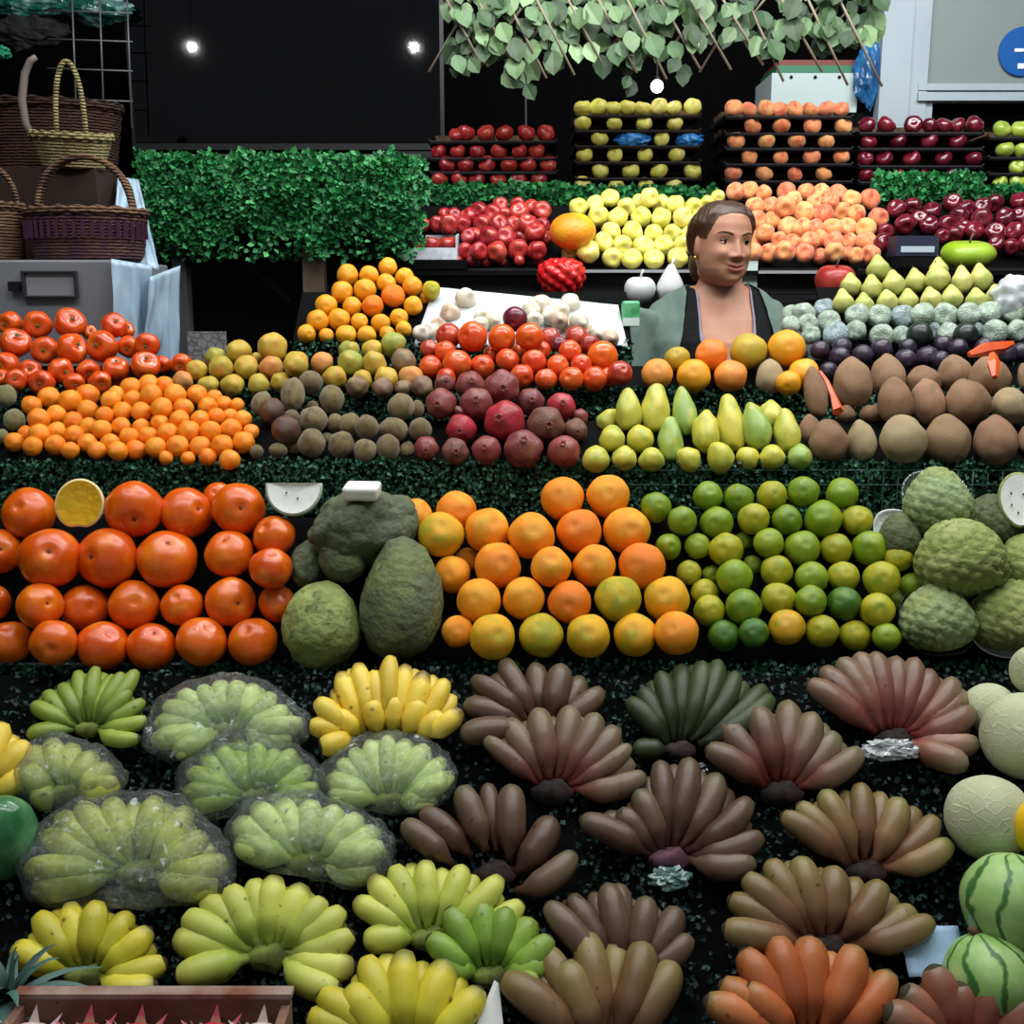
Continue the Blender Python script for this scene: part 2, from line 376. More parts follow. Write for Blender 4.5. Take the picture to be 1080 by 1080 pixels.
pile('green_mandarin', 'mandarin', 'green mandarins on the second tier', 'small green mandarin', 'green mandarin pile', parse('''
-85,105,47 80,70,45 177,77,45 283,67,45:y 382,57,48 505,62,48 / -2,148,45 108,155,50 225,142,48:y 330,145,46 443,142,57 552,147,47:y / -45,230,40 47,228,40 137,240,52:y 190,215,30:b 272,218,46 378,235,54 485,238,48:y 592,235,54 682,265,42:y /
20,312,38:y 90,320,30:b 163,328,55 222,290,32:b 297,307,48:y 407,328,50 508,325,48:y 630,333,55:y 723,350,36 / 70,375,42:y 85,432,48:y 193,420,55 303,395,52:y 405,402,48 512,410,52:d 617,430,52:y 676,402,35:bd /
130,512,48:d 225,503,46:d 330,485,55:o 440,497,50:y 545,510,48:y 645,515,42''', C3, 3), T2, 'citrus', {'': grn, 'y': gry, 'o': gro, 'd': grd, 'b': grn}, 'stem_scar', 'face',
    bydesc={'y': 'yellowish green mandarin', 'o': 'orange-yellow mandarin', 'd': 'dark green mandarin'})
# third tier
K5 = ((0, 310), 5.4); K6 = ((140, 340), 5.684)
man = fruit_mat('mandarin_skin', ['#f98a10', '#fb9414', '#f77e10', '#fc9c1e', '#f68414'], '#fcae30', (.5, .72), 1.3, None, 9, rough=.4, pores=20, bstr=.25)
mays = [i for r in parse('''745,530,50 850,520,55 940,525,45 500,575,57 662,575,45 757,600,45 862,575,55 180,635,50 280,592,55 400,608,58 630,605,50 320,690,52 500,660,52 597,690,45 698,670,50 803,670,50 918,655,55 222,715,55 420,725,50
 910,735,45 510,758,48 580,772,50 690,760,52 805,760,45 150,795,42 225,800,55 325,785,52 425,805,50 955,790,52 845,812,50 735,815,50 80,845,48 185,868,50 315,860,52 628,850,48 500,850,50 400,890,45 552,892,46 670,895,50 775,890,52 890,875,55''', *K5) for i in r] + [i for r in parse('''
 190,378,48 125,435,52 255,435,58 385,435,55 490,450,42 305,512,52 450,505,52 550,492,45 625,495,38 175,515,58 405,580,50 500,565,48 585,565,45 660,580,48 280,582,52 160,600,48 210,660,52 335,655,60 465,655,60 590,640,58 710,655,42 140,750,55 270,745,60 405,745,57 535,740,60 665,720,60 450,806,46 580,825,56 200,812,38 330,815,38''', *K6) for i in r]
pile('small_mandarin', 'mandarin', 'small mandarins heaped on the third tier', 'small bright mandarin', 'small mandarin heap', [mays], T3, 'small', {'': man}, None, 'cam', auto=True, shrink=1.14)
kiw = fruit_mat('kiwi_skin', ['#7a6a42', '#87764e', '#6f5f3e', '#8a7c58'], '#5f5034', (.5, .7), 2, None, 9, rough=.8, spec=.2, pores=40, bstr=.4, sheen=.3)
kig = fruit_mat('kiwi_skin_greenish', ['#7e7c4e', '#70724a'], '#8a8656', (.5, .7), 2, None, 9, rough=.75, spec=.2, pores=40, bstr=.4, sheen=.3)
kip = fruit_mat('kiwi_skin_shiny', ['#5b3d2e', '#63443a'], '#6d5a3e', (.5, .7), 1.5, None, 9, rough=.3, spec=.5, pores=30, bstr=.3)
pile('kiwi', 'kiwi', 'kiwis in the main kiwi pile', 'fuzzy brown kiwi', 'main kiwi pile', parse('''
318,195,62,95 420,125,62,58 140,245,52,66,.3:b 200,290,66,70,.3:p / 540,222,64,74 935,265,70,74 1028,280,34,50:b / 435,340,74,72 310,330,45:b 280,395,76,76:p 430,262,30:b 560,358,45,50 645,365,58,62 740,382,64,62 890,398,78,68 1045,395,60,62 /
425,472,72,76 330,502,45:b 515,450,35:b 595,482,68,72 730,515,60,62 860,497,62,72 970,512,40,48:b / 235,515,48,38 112,520,35''', (250, 380), 5.4), T3, 'kiwi', {'': kiw, 'p': kip, 'b': kiw}, None, 'up', shrink=1.1, bydesc={'p': 'dark shiny brown kiwi'})
pile('kiwi', 'kiwi', 'greenish kiwis by the left edge', 'greenish brown kiwi', 'short kiwi column at the left edge', parse('32,582,58,70 / 82,718,60,66 / 8,812,42,45', *K5), T3, 'kiwi', {'': kig}, None, 'up')
pom = fruit_mat('pomegranate_skin', ['#7c3838', '#8a3c3c', '#74383a', '#96443c'], '#8c5a44', (.5, .72), 1.5, '#5e3028', 6, (.62, .74), .38, .5, 10, .15)
por = fruit_mat('pomegranate_skin_red', ['#ae2f3a', '#b8343e'], '#8a3438', (.5, .72), 1.5, '#6e2a2a', 6, (.66, .74), .33, .5, 10, .15)
pob = fruit_mat('pomegranate_skin_brown', ['#74503f', '#7a4c42'], '#5e3c34', (.5, .7), 1.5, '#8a3c3a', 3, (.6, .72), .5, .4, 10, .2)
pile('pomegranate', 'pomegranate', 'pomegranates on the third tier', 'wine-red pomegranate', 'pomegranate pile', parse('''
170,455,48:b 285,462,66:b 430,470,80 / 150,545,70 228,592,40:bb 315,545,75 560,535,62:b 700,555,64:r / 245,660,68:r 445,622,92:r 630,640,84:n 765,665,55:n 785,605,38:b / 85,748,56 215,762,62:n 360,757,68 525,752,88 710,762,74''', (430, 300), 4.32), T3, 'pom', {'': pom, 'r': por, 'n': pob, 'b': pom}, 'crown', 'face',
    bydesc={'r': 'bright red pomegranate', 'n': 'brownish pomegranate'})
mng = fruit_mat('mango_skin', ['#c6bf4a', '#cfc44a', '#bcbc4c', '#d4c63c'], '#9fb048', (.5, .7), 1.0, '#8a7a30', 11, (.7, .76), .35, .5, 12, .1)
mgg = fruit_mat('mango_skin_green', ['#96ae52', '#8aa850'], '#b8ba4c', (.5, .68), 1.0, None, 9, rough=.35, pores=12, bstr=.1)
P6 = ((600, 370), 4.154)
pile('yellow_mango', 'mango', 'long mangoes standing on the third tier', 'tall standing yellow mango', 'group of upright mangoes', parse('''
260,258,54,92 380,252,60,108,.04 505,265,50,112,-.08:g 708,315,60,130 820,330,58,108,-.22:g 175,302,42,56,.7:b / 445,388,52,100,-.05:g 600,352,58,95,.06 955,352,55,98 885,285,55,70:b''', *P6), T3, 'mango', {'': mng, 'g': mgg, 'b': mng}, None, 'up', bydesc={'g': 'tall standing green mango'})
pile('round_mango', 'mango', 'round yellow mangoes below the long ones', 'small round yellow mango', 'front mango row', parse('''
188,385,54,58 312,385,58,58 / 118,475,57,57 243,470,52,52 362,475,54,50 526,475,55,50,1.0 665,470,68,54,1.5 785,470,50,46,1.2 890,465,54,52 1012,465,52,55:g''', *P6), T3, 'egg', {'': mng, 'g': mgg}, None, 'up', bydesc={'g': 'small round greenish mango'})
mam = fruit_mat('mamey_skin', ['#93705a', '#98785c', '#8a6a52', '#a07a60', '#8d7858'], '#85694c', (.48, .7), 1.3, '#6f5240', 20, (.6, .72), .8, .25, 28, .35)
mal = fruit_mat('mamey_skin_light', ['#a39170', '#9c8c6a'], '#b09a72', (.5, .7), 1.3, '#86704e', 20, (.62, .72), .8, .25, 28, .3)
P7 = ((830, 330), 4.32)
pile('mamey', 'mamey', 'mameys standing on the third tier', 'brown rough-skinned mamey', 'standing mamey group', parse('''
300,315,84,115 460,288,74,104:b 620,312,74,72:bl 765,275,76,82:b 920,290,86,92 1082,290,30,62 / 130,360,50,120,-.12 490,400,77,104 640,402,74,104 820,405,96,104 1015,422,78,82:l / 380,462,50,42:b 268,460,40,40:b /
105,532,48,70:b 190,582,84,96 340,585,64,96:l 530,575,100,108:l 730,575,97,112 950,580,91,116 1085,580,32,62''', *P7), T3, 'mamey', {'': mam, 'l': mal, 'b': mam}, None, 'up', bydesc={'l': 'pale brown mamey'})
pile('mamey', 'mamey', None, 'greyish mamey leaning among the oranges', 'before the woman', parse('845,1018,72,92', (640, 190), 4.909), T4, 'mamey', {'': mal}, None, 'up')
# fourth tier
tom = fruit_mat('tomato_skin', ['#d84a12', '#de5416', '#d24012', '#e06018'], '#e27020', (.5, .74), 1.2, None, 9, rough=.2, pores=0, coat=.4)
pile('tomato', 'tomato', 'tomatoes heaped at the left edge', 'shiny red-orange tomato', 'left tomato heap', parse('''
60,170,70 215,175,76 400,170,85 650,180,70 712,205,50:b 512,222,42:b / 90,285,85 255,320,75 410,312,85 585,300,86 735,302,62:b 840,290,68 / 35,410,75 170,440,62 345,440,72 505,438,62 660,430,72 830,412,82 930,402,50 1035,400,60 /
10,480,48 90,492,62 240,505,70 425,512,58 570,502,62 690,510,40:b''', *K5), T4, 'apple', {'': tom}, 'calyx', 'cam')
to2 = fruit_mat('tomato_skin_center', ['#d8481e', '#e25c18', '#ce401c', '#de501c', '#ea6c1a'], '#e27430', (.5, .74), 1.2, None, 9, rough=.25, pores=0, coat=.3)
tod = fruit_mat('tomato_skin_dark', ['#a8321e', '#b23a24', '#8c2c22'], '#c85030', (.5, .72), 1.2, None, 9, rough=.28, pores=0, coat=.3)
tox = fruit_mat('plum_tomato_purple', ['#6a2030', '#54202c'], '#8a3030', (.5, .72), 1.2, None, 9, rough=.3, pores=0, coat=.3)
pile('tomato', 'tomato', 'tomatoes heaped in the middle', 'red tomato', 'middle tomato heap', parse('''
490,158,54:x 185,235,56:d 295,240,66 430,245,60 555,240,60 648,245,48:d 690,272,36:x 770,240,50:d 830,275,45:d / 100,295,42:d 170,305,46 385,325,42:b 515,318,45:b 610,302,42:b 740,305,50 888,328,65 /
105,375,50 225,360,62 340,375,52 455,345,50 575,355,55 685,370,48 790,365,45 968,405,54:d / 175,425,42 265,425,36:b 520,420,52 630,432,48 745,430,52 850,432,55 915,422,42:b''', (430, 300), 4.32), T4, 'persimmon', {'': to2, 'd': tod, 'x': tox, 'b': to2}, None, 'cam',
    bydesc={'d': 'dull dark red tomato', 'x': 'purple-red plum tomato'})
gua = fruit_mat('guava_skin', ['#bfa840', '#c2a636', '#b4a440', '#ccae40', '#b8a24a'], '#cf9440', (.5, .7), 1.2, '#7c6a34', 8, (.64, .74), .45, .4, 14, .2)
guo = fruit_mat('guava_skin_orange', ['#cf8a4c', '#d89252', '#c8804a'], '#bba048', (.5, .68), 1.2, '#8a5634', 8, (.64, .74), .45, .4, 14, .2)
gug = fruit_mat('guava_skin_green', ['#9aa04a', '#a0a84c'], '#c0a840', (.5, .66), 1.2, '#6c6a34', 8, (.64, .74), .45, .4, 14, .2)
gub = fruit_mat('guava_skin_brown', ['#7c6a4c', '#85684e', '#7a5c4a'], '#95804e', (.5, .66), 1.2, None, 8, rough=.5, pores=14, bstr=.2)
c7 = lambda x, y, r: ((x / 6 + 300), (y / 6 + 260), r / 6)
gl = parse('''835,145,82 635,175,70 495,212,60:g / 385,285,58 530,275,70 680,272,68 740,218,35:bg 830,272,68:o 975,257,68 / 455,382,62 600,380,65 755,377,62 300,352,58:o 890,362,60''', *K6)
gr = parse('''690,620,75:g 410,662,65:g 555,652,60 75,745,75 240,737,65:o 415,732,75:g 570,737,72 755,727,75:n / 320,830,70 490,842,60 645,835,70 805,830,72:o 165,858,66:n / 460,888,66:n 620,898,62:n 750,900,52:n 870,892,66:n''', (300, 260), 6)
pile('guava', 'guava', 'yellow guavas beside the small mandarins', 'speckled yellow guava', 'guava pile by the mandarins', gl, T4, 'guava', {'': gua, 'o': guo, 'g': gug, 'b': gua}, None, 'cam', bydesc={'o': 'orange-pink guava', 'g': 'greenish guava'})
pile('guava', 'guava', 'yellow guavas behind the kiwis', 'speckled yellow guava', 'guava pile behind the kiwis', gr, T4, 'guava', {'': gua, 'o': guo, 'g': gug, 'n': gub}, None, 'cam', bydesc={'o': 'orange-pink guava', 'g': 'greenish guava', 'n': 'brownish guava'})
P8 = ((640, 190), 4.909)
bgo = fruit_mat('grapefruit_skin', ['#ea8a34', '#e8903c', '#e6a03a'], '#e6a838', (.5, .7), 1.2, None, 8, rough=.4, pores=34, bstr=.25)
bgd = fruit_mat('grapefruit_orange', ['#f07c24', '#f28024'], '#f08c30', (.5, .7), 1.2, None, 8, rough=.4, pores=34, bstr=.25)
bgy = fruit_mat('grapefruit_green', ['#b79e28', '#bfa22c'], '#a89a2c', (.5, .7), 1.2, None, 8, rough=.4, pores=34, bstr=.25)
bgl = fruit_mat('grapefruit_golden', ['#f0a018', '#f2a61e'], '#eeb02a', (.5, .7), 1.2, None, 8, rough=.35, pores=34, bstr=.25)
pile('large_orange', 'orange', 'large oranges in front of the woman', 'large pale orange', 'oranges before the woman', parse('365,925,66:g 540,905,87:o 735,885,97:g 930,870,98:l / 260,1005,82 450,1015,90:l 640,1015,87 1020,1000,80:l 940,1052,66:l', *P8), T4, 'citrus', {'': bgo, 'o': bgd, 'g': bgy, 'l': bgl}, None, 'cam',
    bydesc={'o': 'large bright orange', 'g': 'large greenish-yellow orange', 'l': 'large golden orange'})
plm = fruit_mat('plum_skin', ['#2e2230', '#382a38', '#262430', '#3c2836'], '#4a4456', (.5, .7), 1.4, None, 8, rough=.35, pores=0)
avo = fruit_mat('dark_plum_skin', ['#1c2620', '#20241f'], '#2c3430', (.5, .7), 1.4, None, 8, rough=.35, pores=0)
P9 = ((830, 240), 4.32)
pile('plum', 'plum', 'plums behind the mameys', 'dusky purple plum', 'plum strip behind the mameys', parse('''605,490,54:d 815,490,52:d / 430,552,45 150,560,40 710,535,40 780,550,40 550,545,36 250,545,40 900,545,40 1000,575,45 1065,570,42 / 60,580,34 240,590,44 345,582,44 540,602,45 640,592,48 700,605,40 190,650,36''', *P9), T4, 'round', {'': plm, 'd': avo}, None, 'cam', bydesc={'d': 'large blackish green plum'}, lift=.0)
# fifth tier
yor = fruit_mat('valencia_skin', ['#f2a412', '#f0a81c', '#ee9a14', '#f4b020'], '#f2b832', (.5, .7), 1.2, None, 8, rough=.38, pores=30, bstr=.25)
pile('orange', 'orange', 'oranges in the upper pyramid', 'round golden orange', 'upper orange pyramid', parse('''655,130,58 / 400,180,68 535,185,62 760,192,58 / 365,290,70 510,275,70 645,232,60 810,250,62 930,275,58:g / 265,375,70 430,378,60 560,375,68:r 690,312,75:r 900,325,45:b /
210,470,68 345,462,70 475,477,55 610,485,60 725,452,58 815,375,60 / 140,552,58 265,565,48 390,560,65 520,560,60 650,550,48 755,522,50''', (300, 260), 6), T5, 'citrus', {'': yor, 'g': org, 'r': orr}, None, 'cam', bydesc={'g': 'green-tipped orange', 'r': 'deeper toned orange'})
oni = fruit_mat('onion_white', ['#d9d3c2', '#e2dccb', '#d4c8ae'], '#c8b894', (.5, .7), 1.2, None, 8, rough=.4, pores=8, bstr=.1)
onp = fruit_mat('onion_pinkish', ['#cdb49a', '#c8ac92'], '#b08e78', (.5, .7), 1.2, None, 8, rough=.45, pores=8, bstr=.1)
pile('white_onion', 'onion', 'onions on the white sheet', 'white onion', 'onion heap on the white sheet', [[i for r in parse('''265,65,46 605,100,50 740,90,45 650,142,42 195,135,44:p 345,150,40 385,165,38 60,222,36 105,215,38 690,165,38:p 780,172,42 870,228,40 925,245,36:p 580,165,38 805,212,38:p 330,185,36 735,200,38:p 560,120,40 700,120,36 140,190,36:p''', (430, 300), 4.32) for i in r]], T5, 'onion', {'': oni, 'p': onp}, None, 'cam', auto=True, bydesc={'p': 'pinkish brown onion'})
per_ = fruit_mat('pear_skin', ['#b6b868', '#bfbf6a', '#a8b05c', '#c4c070'], '#9aaa50', (.5, .7), 1.2, '#8a8040', 12, (.64, .74), .4, .45, 14, .12)
pile('pear', 'pear', 'pears standing in rows', 'upright green pear', 'pear display', parse('''415,180,52,62 690,182,42,52:b / 290,258,48,56 385,268,48,60 485,250,52,62 585,240,50,60 685,225,58,64 795,235,48,66 880,225,52,66 / 255,332,48,58 350,345,45,54 455,332,50,54 550,328,48,54 655,322,50,56 750,315,50,58 860,325,50,54 950,312,52,56''', *P9), T5, 'pear', {'': per_}, 'stem', 'up')
bag = fruit_mat('wrapped_apple', ['#9cb49a', '#a8bca4', '#94ac9c', '#b4c4b0'], '#ccd8cc', (.5, .66), 2.5, None, 8, rough=.18, pores=9, bstr=.6, coat=.3)
bab = fruit_mat('wrapped_apple_blue', ['#8fa5a6', '#9aacac'], '#bccaca', (.5, .66), 2.5, None, 8, rough=.2, pores=9, bstr=.6, coat=.3)
pile('wrapped_apple', 'apple', 'film-wrapped apples before the pears', 'pale green apple in clear film', 'film-wrapped apple rows', parse('''20,400,48 75,395,55 170,370,48:b 320,400,55 420,405,55 525,410,58:b 620,395,55 720,400,58 830,395,55 920,390,55 1035,390,50 / 15,445,45 95,440,48 190,432,56 / 110,492,45 225,490,60:b 315,470,48 430,497,58 520,495,48 735,482,50 660,470,40:b 860,470,40:b 950,475,58 1050,470,52''', *P9), T5, 'apple', {'': bag, 'b': bab}, None, 'cam', bydesc={'b': 'bluish film-wrapped apple'})
# the back shelf
red = fruit_mat('red_apple_skin', ['#9e1f26', '#a82a2c', '#8c1c26', '#b4382e', '#a02830'], '#c46048', (.52, .75), 1.3, '#d88a70', 9, (.68, .76), .25, .5, 0, 0, coat=.3)
ylw = fruit_mat('yellow_apple_skin', ['#dcd45c', '#e4da66', '#d6d25a', '#e8dc78'], '#ecd8a0', (.55, .75), 1.2, None, 9, rough=.35, pores=0)
pch = fruit_mat('peach_skin', ['#e08a50', '#e8a45c', '#d8704a', '#ecb46a', '#e0825a', '#e8a060', '#d86a4c'], '#d8503c', (.5, .7), 1.2, '#f2c080', 3, (.58, .74), .5, .35, 0, 0, sheen=.3)
drk = fruit_mat('dark_apple_skin', ['#581220', '#661626', '#4c101f', '#761c2a'], '#8a2a38', (.55, .75), 1.3, None, 9, rough=.18, pores=0, coat=.5)
gap_ = fruit_mat('green_apple_skin', ['#93a83c', '#9cb044', '#8aa23a'], '#b0ba58', (.5, .7), 1.2, None, 9, rough=.28, pores=0, coat=.2)
S1 = ((420, 90), 5.4); S2 = ((570, 90), 5.4); S3 = ((750, 90), 5.4); S4 = ((890, 90), 5.4)
pile('red_apple', 'apple', 'red apples heaped on the back shelf', 'red apple', 'red apple heap', [[i for r in parse('''380,945,46 455,945,48 565,948,54 685,935,54 790,940,50 430,862,48 515,860,52 610,865,54 700,880,46 780,838,54 840,870,40 480,790,48 570,790,48 655,800,48 735,788,50 820,800,42 460,712,44 540,730,46 610,745,46 690,722,50 760,700,44 820,715,48 580,682,40 680,680,40
 60,790,40 220,790,42 290,790,52 365,790,44 320,742,40 400,745,42 265,740,38 150,800,36 400,860,40''', *S1) for i in r]], T6, 'apple', {'': red}, None, 'cam', auto=True)
pile('red_plum', 'plum', 'small red plums along the shelf edge', 'small red plum', 'along the shelf edge below the carton', parse('''20,1004,30 90,1000,36 180,1000,38 260,1004,36 335,1002,34 420,1000,32 500,1004,30 590,1002,28 690,998,32 800,1000,30''', *S1), T6, 'round', {'': red}, None, 'cam', lift=.0)
pile('yellow_apple', 'apple', 'yellow apples heaped on the back shelf', 'pale yellow apple', 'yellow apple heap', [[i for r in parse('''410,985,55 520,990,55 645,990,55 780,985,55 165,960,42 275,950,60 200,890,50 355,895,54 465,915,56 585,920,58 700,915,56 815,910,54 400,835,52 520,835,56 645,845,50 755,845,52 850,850,46 330,745,56 440,755,54 575,752,56 690,757,56 810,750,54 215,695,50 310,680,48
 395,645,50 490,692,50 560,670,44 620,640,52 690,680,54 770,680,50 870,692,50 950,670,40 900,770,46 1010,640,40''', *S2) for i in r]], T6, 'apple', {'': ylw}, None, 'cam', auto=True)
pile('peach', 'peach', 'peaches heaped on the back shelf', 'blushed orange peach', 'peach heap', [[i for r in parse('''140,605,48 220,602,48 300,615,42 430,605,50 540,610,46 625,615,50 720,620,50 800,650,48 900,650,54 250,690,50 340,690,48 420,690,56 530,725,56 590,670,44 640,735,52 735,720,52 830,730,46 950,755,54 680,660,44 470,650,44 260,770,52 350,775,50 440,810,54 520,810,50 590,815,48 690,815,54 770,810,50 880,815,54 310,840,48 390,880,44 470,895,50 560,890,50
 620,870,44 700,890,52 790,890,44 880,890,54 330,955,50 420,945,54 530,955,50 620,975,44 700,945,52 770,960,40 820,970,44 910,960,50 250,880,46 240,950,48''', *S3) for i in r]], T6, 'apple', {'': pch}, None, 'cam', auto=True)
pile('dark_red_apple', 'apple', 'dark red apples heaped on the back shelf', 'dark wine-red apple', 'dark red apple heap', [[i for r in parse('''225,900,52 235,835,44 350,790,54 490,800,52 300,705,50 390,690,46 500,718,48 620,670,48 655,750,52 585,790,46 700,705,46 785,760,54 740,830,50 860,840,54 920,755,54 975,835,54 860,670,46 1000,660,46 1005,745,46 950,920,44 870,905,42 680,815,46 790,690,46 630,850,44 560,860,40 430,760,44 1050,800,46 1040,900,46''', *S4) for i in r]], T6, 'apple', {'': drk}, None, 'cam', auto=True)
# stacked trays at the back: every tray a thing, every apple in it a thing
TRAY_Y = 3.93
def tray_stack(rows, x0, x1, name, cat, desc, stackdesc, group, mat, off, s, tmat, ylip=None):
    n = len(rows)
    for ri, (ylip_, row) in enumerate(rows):
        a, b = at(x0, ylip_, TRAY_Y), at(x1, ylip_, TRAY_Y); w = b.x - a.x; cx = (a.x + b.x) / 2; z = a.z
        rw = 'top' if ri == 0 else 'bottom' if ri == n - 1 else ORD[ri]
        bx = MB().box((0, 0, -.002), (w, .30, .004)); bx.box((0, -.147, .001), (w, .006, .008)).box((0, .147, .004), (w, .006, .012))
        bx.box((-w / 2 + .003, 0, .004), (.006, .30, .014)).box((w / 2 - .003, 0, .004), (.006, .30, .014))
        t_ = obj('fruit_tray', bx.me('fruit_tray', tmat), None, (cx, TRAY_Y + .15, z))
        tag(t_, f'dark moulded tray, {rw} layer of the {stackdesc}', 'tray', 'stacked fruit trays')
        dv = MB()
        for k in range(4): dv.box(((k - 1.5) * w / 4.2, .07, .022), (w / 4.4, .16, .038), taper=.8)
        dv.build('pulp_insert', plain('pulp_brown', '#6a5440', .9, col2='#4c3a2a', nscale=30), t_)
        its = sorted(parse(row, off, s)[0])
        for ci, (x, y, rx, ry, rot, fl) in enumerate(its):
            r = min(rx, 9.4) * TRAY_Y / F * (1.0 if ri == 0 else .97)
            p = at(x, y, TRAY_Y + r * .75); p.z = z + r * .96 + .001
            o = bpy.data.objects.new(name, shape_mesh('apple', mat, R.randrange(3))); C.objects.link(o)
            q = (Vector((0, -.6, 1)) + rv() * .7).normalized().to_track_quat('Z', 'Y').to_matrix().to_4x4()
            o.matrix_world = Matrix.Translation(p) @ q @ Matrix.Diagonal((r, r, r * .96, 1))
            tag(o, f'{desc}, {ORD[ci]} from left in {rw} tray of the {stackdesc}', cat, group)
tdk = plain('tray_black', '#17131a', .6); tbr = plain('tray_brown', '#2a2016', .7)
# lips: photo rows of the tray floors
tray_stack([(150, '330,300,40 385,290,52 500,290,50 605,298,52 730,290,52 840,292,50'), (168, '230,390,45 340,395,45 450,395,45 570,390,46 690,398,45 790,390,48'), (182.5, '275,460,52 385,460,50 505,460,52 630,455,52 740,460,50 855,460,50'), (198, '235,545,50 345,540,50 450,535,50 570,532,48 685,535,48 800,532,50')],
    452, 588, 'red_apple', 'apple', 'red apple', 'red apple stack', 'red apples in stacked trays', red, *S1, tdk)
tray_stack([(122.5, '240,145,48 330,130,52 415,135,44 495,130,48 580,135,44 675,130,54 760,140,44 865,145,52'), (138.5, '240,230,50 420,222,45 590,222,46 765,222,46'), (155, '335,305,50 690,302,46'), (172, '250,400,48 425,392,46 595,392,46 775,400,48'), (189, '340,487,50 515,487,50 675,487,50 865,500,50'), (204, '240,580,50 430,572,46 600,572,46 760,567,48')],
    606, 740, 'yellow_apple', 'apple', 'pale yellow apple', 'yellow apple stack', 'yellow apples in stacked trays', ylw, *S2, tbr)
tray_stack([(124, '130,145,52 215,150,44 315,145,50 390,150,44 475,150,46 565,148,44 655,148,48 740,150,44'), (141.5, '235,240,50 400,240,50 575,240,52 750,243,50'), (157.5, '140,335,50 315,335,48 485,335,50 655,335,46'), (174, '215,425,46 395,425,42 570,425,50 740,425,46'), (192, '125,525,50 300,522,50 475,522,44 640,520,46')],
    764, 900, 'peach', 'peach', 'blushed peach', 'peach stack', 'peaches in stacked trays', pch, *S3, tdk)
tray_stack([(141, '130,245,48 240,240,52 395,235,54 490,240,46 570,235,46 645,240,46 745,238,52'), (157.5, '140,335,46 310,335,48 485,330,50 645,330,50'), (176, '120,415,48 230,418,48 385,415,50 565,415,50 740,415,48'), (193, '125,525,44 300,522,44 460,520,44 620,520,44')],
    905, 1038, 'dark_red_apple', 'apple', 'very dark red apple', 'dark apple stack', 'dark apples in stacked trays', drk, *S4, tdk)
tray_stack([(146, '900,255,54 1005,247,52'), (167, '915,380,54 1015,378,48'), (184, '985,460,46 1060,460,46'), (200, '885,590,42 985,565,52')],
    1042, 1110, 'green_apple', 'apple', 'light green apple', 'green apple stack', 'green apples in stacked trays', gap_, *S4, tdk)
# ---------------------------------------------------------------- banana hands on the front slope
def banana_mat(name, stops, tipc, blotch, rough=.42, dull=0, speck='#4a3a20'):
    n = N(name); a = n('Attribute'); a.attribute_name = 'along'; r = n.rnd()
    s_ = n('Math', operation='MULTIPLY_ADD'); n.w(r, s_.inputs[0]); s_.inputs[1].default_value = .24; 
    s2 = n('Math', operation='ADD'); n.w(a.outputs['Fac'], s2.inputs[0]); s_.inputs[2].default_value = -.12; n.w(s_.outputs[0], s2.inputs[1])
    base = n.ramp(s2.outputs[0], stops)
    base = n.mix(n.ramp(n.noise(16, 3), [(.5, 0.), (.72, .55)]), base, blotch)
    base = n.mix(n.ramp(n.noise(60, 3), [(.66, 0.), (.74, .8)]), base, speck)
    hv = n('HueSaturation'); v = n('MapRange'); n.w(r, v.inputs[0]); v.inputs[3].default_value = .82; v.inputs[4].default_value = 1.14
    n.w(v.outputs[0], hv.inputs['Value']); n.w(base, hv.inputs['Color'])
    m = n.bsdf(hv.outputs[0], rough, .45, n.noise(30, 2), .1, .01); return m
